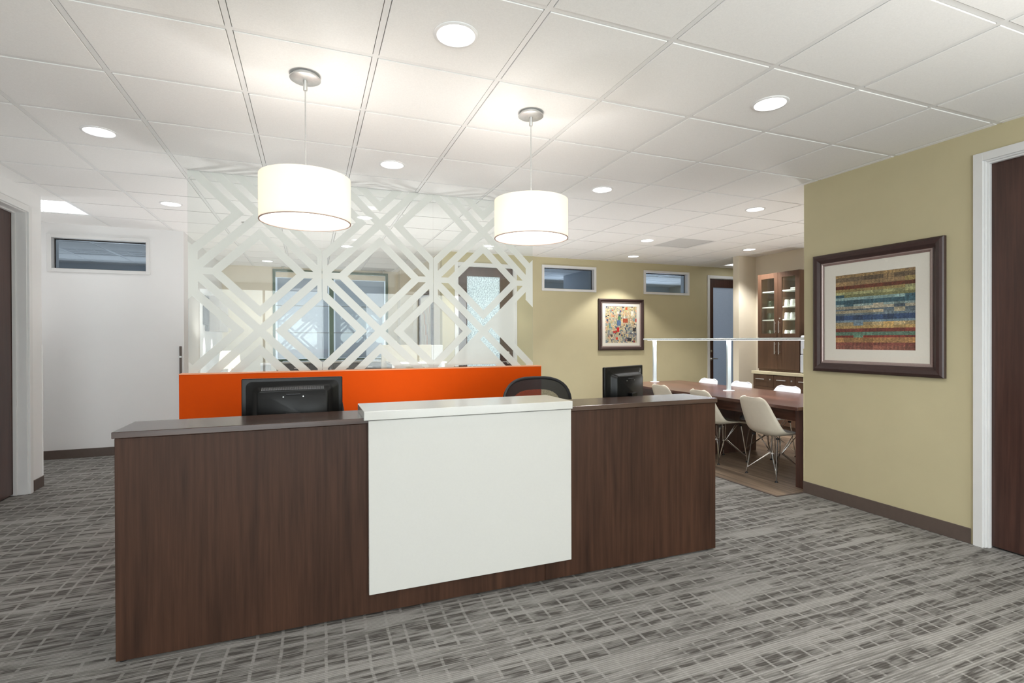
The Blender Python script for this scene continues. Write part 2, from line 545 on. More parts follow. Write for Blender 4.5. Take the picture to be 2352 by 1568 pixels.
class MB:
    def __init__(self):
        self.v, self.f, self.sm = [], [], []

    def add(self, vs, fs, smooth=False):
        o = len(self.v)
        self.v += [tuple(p) for p in vs]
        for f in fs:
            self.f.append([i + o for i in f])
            self.sm.append(smooth)
        return self

    def box(self, x0, x1, y0, y1, z0, z1):
        return self.add([(x0, y0, z0), (x1, y0, z0), (x1, y1, z0), (x0, y1, z0),
                         (x0, y0, z1), (x1, y0, z1), (x1, y1, z1), (x0, y1, z1)],
                        [(0, 3, 2, 1), (4, 5, 6, 7), (0, 1, 5, 4), (1, 2, 6, 5), (2, 3, 7, 6), (3, 0, 4, 7)])

    def cbox(self, x0, x1, y0, y1, z0, z1, c=0.002):
        """box with chamfered edges"""
        bm = bmesh.new()
        t = MB().box(x0, x1, y0, y1, z0, z1)
        vs = [bm.verts.new(p) for p in t.v]
        for f in t.f:
            bm.faces.new([vs[i] for i in f])
        bmesh.ops.bevel(bm, geom=list(bm.edges), offset=c, segments=1, affect='EDGES')
        bm.verts.index_update()
        self.add([v.co[:] for v in bm.verts], [[v.index for v in f.verts] for f in bm.faces])
        bm.free()
        return self

    def tube(self, pts, r, n=8, closed=False, cap=True):
        pts = [Vector(p) for p in pts]
        N = len(pts)
        rs = r if isinstance(r, (list, tuple)) else [r] * N
        rings = []
        prev = None
        for i, p in enumerate(pts):
            if closed:
                d = (pts[(i + 1) % N] - pts[i - 1])
            else:
                d = pts[min(i + 1, N - 1)] - pts[max(i - 1, 0)]
            d.normalize()
            if prev is None:
                a = Vector((0, 0, 1)) if abs(d.z) < 0.9 else Vector((1, 0, 0))
                u = d.cross(a).normalized()
            else:
                u = (prev - d * prev.dot(d))
                u.normalize()
            prev = u
            w = d.cross(u)
            rings.append([p + rs[i] * (math.cos(2 * PI * k / n) * u + math.sin(2 * PI * k / n) * w) for k in range(n)])
        vs = [q for rg in rings for q in rg]
        fs = []
        for i in range(N if closed else N - 1):
            j = (i + 1) % N
            for k in range(n):
                l = (k + 1) % n
                fs.append((i * n + k, i * n + l, j * n + l, j * n + k))
        if cap and not closed:
            fs.append(tuple(range(n - 1, -1, -1)))
            fs.append(tuple((N - 1) * n + k for k in range(n)))
        return self.add(vs, fs, True)

    def lathe(self, prof, n=32, cx=0, cy=0, cz=0, smooth=True, closed=False):
        """profile of (radius, z), revolved about z"""
        vs, fs = [], []
        for (r, z) in prof:
            for k in range(n):
                a = 2 * PI * k / n
                vs.append((cx + r * math.cos(a), cy + r * math.sin(a), cz + z))
        P = len(prof)
        for i in range(P if closed else P - 1):
            j = (i + 1) % P
            for k in range(n):
                l = (k + 1) % n
                fs.append((i * n + k, i * n + l, j * n + l, j * n + k))
        if not closed:
            if prof[0][0] > 1e-6:
                fs.append(tuple(range(n - 1, -1, -1)))
            if prof[-1][0] > 1e-6:
                fs.append(tuple((P - 1) * n + k for k in range(n)))
        return self.add(vs, fs, smooth)

    def ring_rect(self, prof, map3):
        """mitred rectangular moulding. prof: list of (inset, depth); map3(corner 0-3, inset, depth) -> point"""
        vs, fs = [], []
        for (i, d) in prof:
            for c in range(4):
                vs.append(map3(c, i, d))
        P = len(prof)
        for a in range(P):
            b = (a + 1) % P
            for c in range(4):
                e = (c + 1) % 4
                fs.append((a * 4 + c, a * 4 + e, b * 4 + e, b * 4 + c))
        return self.add(vs, fs)

    def xf(self, mat):
        self.v = [tuple(mat @ Vector(p)) for p in self.v]
        return self

    def mesh(self, name, mat):
        me = bpy.data.meshes.new(name)
        me.from_pydata(self.v, [], self.f)
        me.polygons.foreach_set('use_smooth', self.sm)
        me.materials.append(mat)
        bm = bmesh.new()
        bm.from_mesh(me)
        bmesh.ops.recalc_face_normals(bm, faces=bm.faces)
        bm.to_mesh(me)
        bm.free()
        if any(self.sm):
            try:
                me.set_sharp_from_angle(angle=math.radians(40))
            except Exception:
                pass
        return me

    def build(self, name, mat, parent=None):
        o = bpy.data.objects.new(name, self.mesh(name, mat))
        COL.objects.link(o)
        if parent:
            o.parent = parent
        return o


def props(o, label=None, cat=None, group=None, kind=None):
    for k, v in (('label', label), ('category', cat), ('group', group), ('kind', kind)):
        if v:
            o[k] = v
    return o


def thing(name, label, cat, loc=(0, 0, 0), rz=0.0, group=None):
    o = bpy.data.objects.new(name, None)
    o.empty_display_size = 0.1
    COL.objects.link(o)
    o.location = loc
    o.rotation_euler = (0, 0, rz)
    return props(o, label, cat, group)


def struct(name, mb, mat, parent=None):
    o = mb.build(name, mat, parent)
    if not parent:
        o['kind'] = 'structure'
    return o


def dup(root, loc, rz=0.0, label=None, group=None, skip=()):
    r = root.copy()
    COL.objects.link(r)
    r.location = loc
    r.rotation_euler = (0, 0, rz)
    if label:
        r['label'] = label
    if group:
        r['group'] = group
    for ch in list(root.children):
        c = ch.copy()
        COL.objects.link(c)
        c.parent = r
        for g in list(ch.children):
            d = g.copy()
            COL.objects.link(d)
            d.parent = c
    return r


def wall_mb(axis, t0, t1, a0, a1, z0, z1, holes=()):
    """wall slab between t0 and t1 on 'axis' ('x': plane x=const, runs along y), with rectangular holes (a,b,za,zb)"""
    A = sorted({a0, a1, *[h[0] for h in holes], *[h[1] for h in holes]})
    Z = sorted({z0, z1, *[h[2] for h in holes], *[h[3] for h in holes]})
    A = [a for a in A if a0 <= a <= a1]
    Z = [z for z in Z if z0 <= z <= z1]

    def solid(i, j):
        if i < 0 or j < 0 or i >= len(A) - 1 or j >= len(Z) - 1:
            return False
        ca, cz = (A[i] + A[i + 1]) / 2, (Z[j] + Z[j + 1]) / 2
        return not any(h[0] < ca < h[1] and h[2] < cz < h[3] for h in holes)

    def P(t, a, z):
        return (t, a, z) if axis == 'x' else (a, t, z)
    mb = MB()
    for i in range(len(A) - 1):
        for j in range(len(Z) - 1):
            if not solid(i, j):
                continue
            a, b, c, d = A[i], A[i + 1], Z[j], Z[j + 1]
            for t in (t0, t1):
                mb.add([P(t, a, c), P(t, b, c), P(t, b, d), P(t, a, d)], [(0, 1, 2, 3)])
            for (di, dj, q) in ((-1, 0, [(a, c), (a, d)]), (1, 0, [(b, c), (b, d)]),
                                (0, -1, [(a, c), (b, c)]), (0, 1, [(a, d), (b, d)])):
                if not solid(i + di, j + dj):
                    (p0, p1) = q
                    mb.add([P(t0, *p0), P(t1, *p0), P(t1, *p1), P(t0, *p1)], [(0, 1, 2, 3)])
    bm = bmesh.new()
    vs = [bm.verts.new(p) for p in mb.v]
    for f in mb.f:
        bm.faces.new([vs[i] for i in f])
    bmesh.ops.remove_doubles(bm, verts=bm.verts, dist=1e-5)
    bm.verts.index_update()
    r = MB()
    r.add([v.co[:] for v in bm.verts], [[v.index for v in f.verts] for f in bm.faces])
    bm.free()
    return r


def rect_frame(axis, t0, t1, a0, a1, z0, z1, w, bottom=True):
    """flat frame of width w around the rectangle (outer size)"""
    mb = MB()

    def bx(a, b, c, d):
        if axis == 'x':
            mb.cbox(t0, t1, a, b, c, d, 0.0015)
        else:
            mb.cbox(a, b, t0, t1, c, d, 0.0015)
    bx(a0, a0 + w, z0, z1)
    bx(a1 - w, a1, z0, z1)
    bx(a0 + w, a1 - w, z1 - w, z1)
    if bottom:
        bx(a0 + w, a1 - w, z0, z0 + w)
    return mb


# ------------------------------------------------------------------ the setting
XL, XR = -0.76, 5.54            # left and right walls of the lobby
YB, YO, YF = 4.83, 5.10, 7.80   # white wall, olive wall, window wall
floor = struct('floor', MB().box(-4.2, 10.4, -6.6, 8.6, -0.12, 0.0), M['carpet'])

# wood floor inset in the alcove
WX0, WX1, WY0, WY1 = 5.215, 8.318, 0.757, 4.9
wood_floor = struct('wood_floor', MB().box(WX0, WX1, WY0, 3.9, 0.0, 0.002), M['dark_grey'])
PW = 0.152
plank_meshes = {}
nx = int((WX1 - WX0) / PW)
for i in range(nx + 1):
    x0 = WX0 + i * PW
    x1 = min(x0 + PW, WX1)
    if x1 - x0 < 0.02:
        continue
    y = WY0 - rnd.uniform(0, 0.9)
    while y < 3.9:
        a, b = max(y, WY0), min(y + 1.22, 3.9)
        if b - a > 0.02:
            p = MB().cbox(0.0006, x1 - x0 - 0.0006, 0.0006, b - a - 0.0006, 0, 0.004, 0.0006).build('plank', M['plank'], wood_floor)
            p.location = (x0, a, 0.002)
        y += 1.22
struct('trim_1', MB().cbox(WX0 - 0.012, WX0, WY0 - 0.012, 3.9, 0, 0.008, 0.002).cbox(WX0, XR, WY0 - 0.012, WY0, 0, 0.008, 0.002), M['baseboard'])

# walls
DOOR_TOP = 2.475
win_room_l = (-1.17, -0.27, 2.16, 2.51)
struct('wall_left', wall_mb('x', XL - 0.15, XL, -6.4, 3.51, 0, H, [(2.35, 3.26, -1, DOOR_TOP)]), M['white_wall'])
struct('wall_corridor', MB().box(-4.0, XL - 0.15, 3.36, 3.51, 0, H), M['white_wall'])
struct('wall_corridor_end', MB().box(-4.15, -4.0, 3.36, 8.6, 0, H), M['white_wall'])
struct('wall_back', wall_mb('y', YB, YB + 0.15, -4.0, 0.11, 0, H, [win_room_l]), M['white_wall'])
struct('wall_recess', MB().box(-0.04, 0.11, YB + 0.15, YF, 0, H), M['white_wall'])
GW = (0.92, 2.965, 0.95, 2.63)
struct('wall_window', wall_mb('y', YF, YF + 0.15, -0.04, 3.55, 0, H, [GW]), M['cream'])
struct('wall_nook', MB().box(3.392, 3.55, YO + 0.15, YF, 0, H), M['cream'])
struct('trim_2', MB().box(3.15, 3.392, 7.45, YF, 0, H), M['cream'])
win_o1 = (5.068, 5.996, 2.165, 2.508)
win_o2 = (7.03, 7.94, 2.165, 2.508)
struct('wall_olive', wall_mb('y', YO, YO + 0.15, 3.392, 10.2, 0, H,
                             [(3.625, 4.555, -1, DOOR_TOP), win_o1, win_o2, (8.445, 9.375, -1, DOOR_TOP)]), M['olive'])
struct('wall_right', wall_mb('x', XR, XR + 0.15, -6.4, WY0, 0, H, [(-1.44, -0.52, -1, DOOR_TOP)]), M['olive'])
struct('wall_alcove', MB().box(XR + 0.15, 8.468, WY0 - 0.15, WY0, 0, H), M['cream'])
struct('wall_cabinet', MB().box(8.318, 8.468, WY0, 3.9, 0, H), M['cream'])
struct('wall_stub', MB().box(7.958, 10.2, 3.9, 4.02, 0, H), M['cream'])
struct('wall_passage', MB().box(10.2, 10.35, 3.9, 8.6, 0, H), M['cream'])
struct('wall_office', MB().box(-4.0, -0.04, 8.45, 8.6, 0, H).box(3.55, 10.2, 8.45, 8.6, 0, H), M['grey_room'])
struct('wall_partition', MB().box(4.80, 4.9, YO + 0.15, 8.45, 0, H), M['grey_room'])
struct('wall_partition', MB().box(6.5, 6.6, YO + 0.15, 7.2, 0, H), M['grey_room'])
struct('wall_closet', MB().box(7.4, 7.5, -3.0, WY0 - 0.15, 0, H).box(XR + 0.15, 7.4, -3.1, -3.0, 0, H), M['grey_room'])
struct('wall_closet', MB().box(XL - 1.6, XL - 1.5, 1.6, 3.36, 0, H).box(XL - 1.5, XL - 0.15, 1.6, 1.7, 0, H), M['grey_room'])
rw = [(-0.80, 1.90, 0.06, 2.55), (2.80, 5.50, 0.06, 2.55)]
struct('wall_lobby', wall_mb('y', -6.55, -6.4, XL - 0.15, XR + 0.15, 0, H, rw), M['white_wall'])
for i, h in enumerate(rw):
    w = struct('window_%d' % (4 + i), rect_frame('y', -6.5, -6.42, h[0], h[1], h[2], h[3], 0.05), M['white_metal'])
    MB().box((h[0] + h[1]) / 2 - 0.025, (h[0] + h[1]) / 2 + 0.025, -6.49, -6.43, h[2] + 0.05, h[3] - 0.05).build('mullion', M['white_metal'], w)
    MB().box(h[0] + 0.05, h[1] - 0.05, -6.465, -6.459, h[2] + 0.05, h[3] - 0.05).build('pane', M['glass'], w)

# baseboards
struct('baseboard_left', MB().cbox(XL, XL + 0.008, 3.335, 3.518, 0, 0.098, 0.002).cbox(XL - 0.15, XL + 0.008, 3.51, 3.518, 0, 0.098, 0.002), M['baseboard'])
struct('baseboard_back', MB().cbox(-3.99, 0.118, YB - 0.008, YB, 0, 0.1, 0.002).cbox(0.11, 0.118, YB, YF, 0, 0.1, 0.002), M['baseboard'])
struct('baseboard_right', MB().cbox(XR - 0.008, XR, -0.462, WY0 + 0.008, 0, 0.1, 0.002)
       .cbox(XR - 0.008, XR, -6.39, -1.505, 0, 0.1, 0.002), M['baseboard'])
struct('baseboard_olive', MB().cbox(4.62, 8.38, YO - 0.008, YO, 0, 0.1, 0.002), M['baseboard'])
# clear corner guards
struct('trim_3', MB().cbox(XL - 0.004, XL + 0.006, 3.505, 3.514, 0.1, 1.30, 0.0015), M['white_metal'])
struct('trim_4', MB().cbox(XR - 0.005, XR + 0.02, WY0, WY0 + 0.006, 0.1, 1.25, 0.0015), M['olive'])


# interior high windows: frame + pane
def high_window(name, h, y0, y1, glass):
    a, b, c, d = h
    w = struct(name, rect_frame('y', y0 - 0.022, y1 + 0.02, a - 0.038, b + 0.038, c - 0.038, d + 0.038, 0.04), M['trim_white'])
    MB().box(a, b, (y0 + y1) / 2 - 0.004, (y0 + y1) / 2 + 0.004, c, d).build('pane', glass, w)
    g = rect_frame('y', (y0 + y1) / 2 - 0.014, (y0 + y1) / 2 - 0.004, a + 0.002, b - 0.002, c + 0.002, d - 0.002, 0.012)
    g.build('gasket', M['black_soft'], w)
    return w


high_window('window_1', win_room_l, YB, YB + 0.15, M['glass_hi'])
high_window('window_2', win_o1, YO, YO + 0.15, M['glass_hi'])
high_window('window_3', win_o2, YO, YO + 0.15, M['glass_hi'])

# the green framed window at the far end
gw = struct('window_6', rect_frame('y', YF - 0.02, YF + 0.08, GW[0], GW[1], GW[2], GW[3], 0.042), M['green'])
MB().cbox(1.885, 1.962, YF - 0.02, YF + 0.08, GW[2] + 0.042, GW[3] - 0.042, 0.002).build('mullion', M['green'], gw)
for a, b in ((GW[0] + 0.042, 1.885), (1.962, GW[1] - 0.042)):
    MB().box(a, b, YF + 0.03, YF + 0.036, GW[2] + 0.042, GW[3] - 0.042).build('pane', M['glass'], gw)
    MB().box(a + 0.03, b - 0.02, YF + 0.062, YF + 0.064, GW[2] + 0.05, GW[3] - 0.15).build('roller_blind', M['blind'], gw)
    MB().cbox(a + 0.005, b - 0.005, YF - 0.012, YF + 0.025, GW[3] - 0.145, GW[3] - 0.048, 0.004).build('blind_cassette', M['cream'], gw)
    for zz in (GW[2] + 0.52, GW[2] + 1.02):
        MB().box(a + 0.005, b - 0.005, YF + 0.055, YF + 0.061, zz, zz + 0.012).build('glazing_bar', M['dark_grey'], gw)


# doors
def door(name, axis, t_face, t_dir, a0, a1, slab_back, slab_t=0.045, lite=None, glass=None, handle_at=None, mat=None, cas=0.052):
    """door in an opening a0..a1; t_face: wall face; t_dir: +1 if the wall lies at larger t; slab starts slab_back behind the face"""
    f = t_face

    def T(u):
        return f + t_dir * u

    def bx(mb, u0, u1, a, b, c, d, ch=0.0015):
        q0, q1 = sorted((T(u0), T(u1)))
        if axis == 'x':
            mb.cbox(q0, q1, a, b, c, d, ch)
        else:
            mb.cbox(a, b, q0, q1, c, d, ch)
        return mb
    s = MB()
    sa, sb, zt = a0 + 0.022, a1 - 0.022, DOOR_TOP - 0.022
    u0, u1 = slab_back, slab_back + slab_t
    if lite:
        la, lb, lc, ld = lite
        bx(s, u0, u1, sa, la, 0.012, zt)
        bx(s, u0, u1, lb, sb, 0.012, zt)
        bx(s, u0, u1, la, lb, 0.012, lc)
        bx(s, u0, u1, la, lb, ld, zt)
    else:
        bx(s, u0, u1, sa, sb, 0.012, zt)
    d = struct(name, s, mat or M['door_v'])
    c = MB()
    bx(c, -0.016, 0.0, a0 - cas + 0.01, a0 + 0.01, 0, DOOR_TOP + cas - 0.01)
    bx(c, -0.016, 0.0, a1 - 0.01, a1 + cas - 0.01, 0, DOOR_TOP + cas - 0.01)
    bx(c, -0.016, 0.0, a0 + 0.01, a1 - 0.01, DOOR_TOP - 0.01, DOOR_TOP + cas - 0.01)
    c.build('casing', M['trim_white'], d)
    j = MB()
    bx(j, 0.0, 0.15, a0, a0 + 0.019, 0, DOOR_TOP)
    bx(j, 0.0, 0.15, a1 - 0.019, a1, 0, DOOR_TOP)
    bx(j, 0.0, 0.15, a0 + 0.019, a1 - 0.019, DOOR_TOP - 0.019, DOOR_TOP)
    if slab_back > 0.03:
        for (a, b) in ((a0 + 0.019, a0 + 0.03), (a1 - 0.03, a1 - 0.019)):
            bx(j, slab_back - 0.03, slab_back - 0.002, a, b, 0, DOOR_TOP - 0.019)
        bx(j, slab_back - 0.03, slab_back - 0.002, a0 + 0.03, a1 - 0.03, DOOR_TOP - 0.03, DOOR_TOP - 0.019)
    j.build('jamb', M['trim_white'], d)
    if lite:
        g = MB()
        bx(g, (u0 + u1) / 2 - 0.004, (u0 + u1) / 2 + 0.004, la, lb, lc, ld, 0.0005)
        g.build('glass_panel', glass, d)
    if handle_at:
        ha, hz, hd = handle_at
        h = MB()
        t_, sgn = T(u0), -t_dir

        def Q(u, a, z):
            return (t_ + sgn * u, a, z) if axis == 'x' else (a, t_ + sgn * u, z)
        h.tube([Q(0, ha, hz), Q(0.012, ha, hz)], 0.032, 16)
        h.tube([Q(0.012, ha, hz), Q(0.05, ha, hz)], 0.011, 10)
        h.tube([Q(0.05, ha - hd * 0.012, hz), Q(0.05, ha + hd * 0.06, hz), Q(0.046, ha + hd * 0.12, hz - 0.004)], [0.012, 0.010, 0.008], 10)
        h.tube([Q(0, ha, hz + 0.14), Q(0.014, ha, hz + 0.14)], 0.022, 14)
        h.build('lever_handle', M['chrome'], d)
    return d


door('door_1', 'y', YO, 1, 3.625, 4.555, 0.02, lite=(3.785, 4.325, 0.25, 2.315), glass=M['obscure'], handle_at=(4.45, 0.99, -1))
door('door_2', 'x', XL, -1, 2.35, 3.26, 0.10)
door('door_3', 'y', YO, 1, 8.445, 9.375, 0.02, lite=(8.565, 9.095, 0.25, 2.30), glass=M['obscure2'], handle_at=(8.505, 0.97, 1))
door('door_4', 'x', XR, 1, -1.44, -0.52, 0.045, lite=(-1.245, -0.715, 0.312, 2.325), glass=M['glass'])

# ------------------------------------------------------------------ ceiling
CX0, CX1, CY0, CY1 = -4.2, 10.4, -6.6, 8.6
ceiling = struct('ceiling', MB().box(CX0, CX1, CY0, CY1, H + 0.03, H + 0.15), M['tile'])
GB = 0.024
for i in range(-6, 18):
    x = i * GRID
    MB().box(x - GB / 2, x + GB / 2, CY0, CY1, H, H + 0.012).build('grid_runner', M['tgrid'], ceiling)
for j in range(-10, 15):
    y = j * GRID
    MB().box(CX0, CX1, y - GB / 2, y + GB / 2, H + 0.0006, H + 0.0126).build('grid_runner', M['tgrid'], ceiling)
special = {(-2, 6): 'troffer', (14, 7): 'troffer', (10, 5): 'vent', (4, 12): 'vent', (-2, 9): 'troffer', (-3, 11): 'troffer',
           (-2, 11): 'troffer', (13, 10): 'troffer', (14, 10): 'troffer'}
cells = []
for i in range(-7, 17):
    for j in range(-11, 14):
        if (i, j) in special:
            continue
        cx, cy = (i + 0.5) * GRID, (j + 0.5) * GRID
        pr = [project((cx + dx, cy + dy, H)) for dx in (-0.3, 0, 0.3) for dy in (-0.3, 0, 0.3)]
        vis = any(q and -20 < q[0] < 2372 and -20 < q[1] < 700 for q in pr)
        # hidden behind the walls: the offices, the closets, beyond the right-hand wall
        hid = (cx > XR + 0.2 and cy < 0.5) or (cy > YO + 0.1 and cx > 3.5) or (cx < -0.9 and cy < 3.3) or \
              (cx < 0.0 and cy > YB + 0.1) or cx > 10 or cy > 7.9
        cells.append(((vis and not hid), (Vector((cx, cy, H)) - CAM).length, cx, cy))
cells.sort(key=lambda c: (not c[0], c[1]))
gap = GRID - 0.031
TF = 0.003           # tile face below the grid flange
tile_me = MB().cbox(-gap / 2, gap / 2, -gap / 2, gap / 2, -TF, 0.012, 0.0015).mesh('ceiling_tile', M['tile'])
rest = MB()
for k, (vis, d, cx, cy) in enumerate(cells):
    if vis and k < 290:
        o = bpy.data.objects.new('ceiling_tile', tile_me)
        COL.objects.link(o)
        o.parent = ceiling
        o.location = (cx, cy, H)
    else:
        rest.box(cx - gap / 2, cx + gap / 2, cy - gap / 2, cy + gap / 2, H - TF, H + 0.012)
r = rest.build('far_ceiling_tile', M['tile'], ceiling)
r['kind'] = 'stuff'


# recessed downlights
def downlight(x, y, label, power=26.0, group=None, spread=118, blend=0.55, color=(1.0, 0.975, 0.94)):
    t = thing('downlight', label, 'downlight', (x, y, H - TF), 0, group)
    MB().lathe([(0.098, 0.006), (0.098, -0.003), (0.094, -0.006), (0.084, -0.006), (0.080, -0.002), (0.079, 0.006)], 40, closed=True).build('trim_ring', M['white_metal'], t)
    MB().lathe([(0.0, -0.0012), (0.080, -0.0012)], 40, smooth=False).build('lens', M['lens'], t)
    l = light('downlight_beam', 'SPOT', (x, y, H - TF - 0.012), power, color, (0, 0, 0), spot_size=math.radians(spread), spot_blend=blend, shadow_soft_size=0.06)
    return t


DL = [(2.137, -0.305, 'round recessed downlight nearest the viewer, above the white desk panel', 1),
      (3.97, -0.305, 'round recessed downlight in front of the right olive wall', 1),
      (0.295, 1.525, 'round recessed downlight left of the nearer pendant, above the white wall side', 1),
      (2.125, 1.49, 'round recessed downlight between the two pendant shades, in front of the lattice glass', 1),
      (3.965, 1.49, 'round recessed downlight just right of the farther pendant shade', 1),
      (5.81, 1.54, 'round recessed downlight nearest the corner of the right olive wall', 1),
      (0.285, 3.40, 'round recessed downlight beside the left end of the lattice glass', 1),
      (2.10, 3.32, 'round recessed downlight seen through the middle lattice pane, nearest behind the glass', 1),
      (3.965, 3.36, 'round recessed downlight hidden behind the farther pendant shade', 1),
      (5.785, 3.33, 'round recessed downlight beside the square grey ceiling vent', 1),
      (7.65, 3.39, 'round recessed downlight in front of the glass fronted cabinet', 1),
      (2.04, 5.19, 'round recessed downlight above the low credenza, behind the middle lattice pane', 1),
      (3.915, 4.47, 'round recessed downlight over the wooden door behind the lattice glass', 1),
      (6.39, 4.53, 'round recessed downlight above the mosaic picture on the olive wall', 1),
      (0.88, 7.09, 'round recessed downlight close to the green framed window', 1)]
for x, y, lab, e in DL:
    near_wall = (x, y) in ((6.39, 4.53), (3.915, 4.47))
    power = {(6.39, 4.53): 85.0, (3.915, 4.47): 40.0, (7.65, 3.39): 110.0, (5.785, 3.33): 75.0, (5.81, 1.54): 40.0, (3.965, 3.36): 44.0, (3.97, -0.305): 42.0}.get((x, y), 15.0)
    downlight(x, y, lab, power, 'recessed downlights in the ceiling', 106 if near_wall else 118, 0.35 if near_wall else 0.55)
# lobby lights behind the camera
for x in (0.305, 2.135, 3.965):
    for y in (-2.135, -3.965):
        light('lobby_beam', 'SPOT', (x, y, H - 0.012), 15, (1, 0.975, 0.94), (0, 0, 0), spot_size=math.radians(118), spot_blend=0.55, shadow_soft_size=0.06)


def troffer(ix, iy, label, group=None, lit=True):
    cx, cy = (ix + 0.5) * GRID, (iy + 0.5) * GRID
    t = thing('ceiling_panel_light', label, 'ceiling light', (cx, cy, H), 0, group)
    g = gap / 2
    mb = MB().box(-g, g, -g, g, 0.008, 0.020)
    mb.build('lens', M['troffer' if lit else 'vent'], t)
    fr = MB()
    fr.box(-g, g, -g, -g + 0.014, 0.002, 0.008).box(-g, g, g - 0.014, g, 0.002, 0.008)
    fr.box(-g, -g + 0.014, -g + 0.014, g - 0.014, 0.002, 0.008).box(g - 0.014, g, -g + 0.014, g - 0.014, 0.002, 0.008)
    fr.build('frame', M['white_metal'], t)
    for k in (-0.1, 0.1):
        MB().box(k - 0.004, k + 0.004, -g + 0.014, g - 0.014, 0.003, 0.008).build('louver', M['white_metal'], t)
        MB().box(-g + 0.014, g - 0.014, k - 0.003, k + 0.003, 0.0045, 0.008).build('louver', M['white_metal'], t)
    return t


troffer(-2, 6, 'square lit panel in the ceiling of the left corridor')
troffer(14, 7, 'square lit panel in the ceiling near the blue glass door', None)
troffer(-2, 9, 'small lit ceiling panel seen through the high window in the white wall')
troffer(-3, 11, 'unlit louvred ceiling panel at the corridor side of the high window in the white wall', 'unlit ceiling panels in the offices', False)
troffer(-2, 11, 'unlit louvred ceiling panel at the desk side of the high window in the white wall', 'unlit ceiling panels in the offices', False)
troffer(13, 10, 'unlit ceiling panel at the picture side of the high window near the blue glass door', 'unlit ceiling panels in the offices', False)
troffer(14, 10, 'unlit ceiling panel at the door side of the high window near the blue glass door', 'unlit ceiling panels in the offices', False)


def vent(ix, iy, label):
    cx, cy = (ix + 0.5) * GRID, (iy + 0.5) * GRID
    t = thing('ceiling_vent', label, 'air vent', (cx, cy, H))
    g = gap / 2
    MB().box(-g, g, -g, g, 0.006, 0.014).build('grille_plate', M['vent'], t)
    fr = MB()
    fr.box(-g, g, -g, -g + 0.012, 0.001, 0.006).box(-g, g, g - 0.012, g, 0.001, 0.006)
    fr.box(-g, -g + 0.012, -g + 0.012, g - 0.012, 0.001, 0.006).box(g - 0.012, g, -g + 0.012, g - 0.012, 0.001, 0.006)
    fr.build('frame', M['vent'], t)
    return t


vent(10, 5, 'square grey perforated air vent in the ceiling over the long table')
vent(4, 12, 'grey air vent in the ceiling by the green framed window')


def sprinkler(x, y, label):
    t = thing('sprinkler_head', label, 'sprinkler', (x, y, H - TF))
    MB().lathe([(0.04, 0), (0.036, -0.006), (0.012, -0.01)], 20).build('escutcheon', M['steel'], t)
    b = MB().tube([(0, 0, -0.008), (0, 0, -0.04)], 0.007, 8)
    b.lathe([(0.0, -0.04), (0.02, -0.042), (0.02, -0.046), (0.0, -0.048)], 16)
    b.build('deflector', M['steel'], t)


sprinkler(0.864, 4.03, 'small metal sprinkler head seen through the left lattice pane')
sprinkler(1.10, 7.66, 'small metal sprinkler head over the left corner of the green window')
sprinkler(2.86, 7.66, 'small metal sprinkler head over the right corner of the green window')


# ------------------------------------------------------------------ pendants
def pendant(x, y, label):
    t = thing('pendant_lamp', label, 'pendant lamp', (x, y, H), 0, 'drum pendants over the reception desk')
    MB().lathe([(0.062, -0.006), (0.062, -0.018), (0.073, -0.02), (0.074, -0.025), (0.07, -0.028), (0.0095, -0.030)], 40).build('canopy', M['steel'], t)
    MB().lathe([(0.0105, -0.028), (0.0105, -0.078), (0.0095, -0.081), (0.0, -0.081)], 16).build('cord_grip', M['steel'], t)
    zt, zb, R = 2.152 - H, 1.930 - H, 0.216
    MB().tube([(0, 0, -0.08), (0, 0, zt + 0.035)], 0.0032, 8).build('cord', M['steel'], t)
    MB().lathe([(0.007, zt + 0.04), (0.007, zt - 0.01), (0.0, zt - 0.012)], 12).build('socket', M['white_metal'], t)
    s = MB().lathe([(R, zt), (R, zb), (R - 0.003, zb), (R - 0.003, zt)], 72, closed=True).build('lamp_shade', M['shade'], t)
    e = MB().lathe([(R + 0.001, zb + 0.003), (R + 0.001, zb - 0.001), (R - 0.005, zb - 0.001), (R - 0.005, zb + 0.003)], 72, closed=True)
    e.build('hem', M['hem'], s)
    sp = MB()
    for k in range(3):
        a = k * 2 * PI / 3 + 0.4
        sp.tube([(0.006 * math.cos(a), 0.006 * math.sin(a), zt - 0.006), ((R - 0.002) * math.cos(a), (R - 0.002) * math.sin(a), zt - 0.006)], 0.002, 6)
    sp.build('spider_arm', M['white_metal'], t)
    MB().lathe([(0.0, zb + 0.008), (R - 0.004, zb + 0.008)], 64, smooth=False).build('diffuser', M['diffuser'], t)
    light('pendant_bulb', 'POINT', (x, y, H + zt - 0.08), 4.5, (1.0, 0.92, 0.82), shadow_soft_size=0.05)


pendant(1.521, 0.30, 'larger looking white drum pendant lamp over the left half of the reception desk')
pendant(2.752, 0.29, 'white drum pendant lamp over the white desk panel, right of the other drum')

# ------------------------------------------------------------------ orange half wall and lattice glass
GY = 2.18
ow = thing('orange_half_wall', 'bright orange half wall behind the desk carrying the lattice glass', 'half wall', (0.595, 2.15, 0))
MB().cbox(0, 3.072, 0, 0.11, 0, 1.072, 0.002).build('panel', M['orange'], ow)
MB().cbox(-0.002, 3.074, -0.003, 0.113, 1.072, 1.081, 0.002).build('cap', M['orange_cap'], ow)


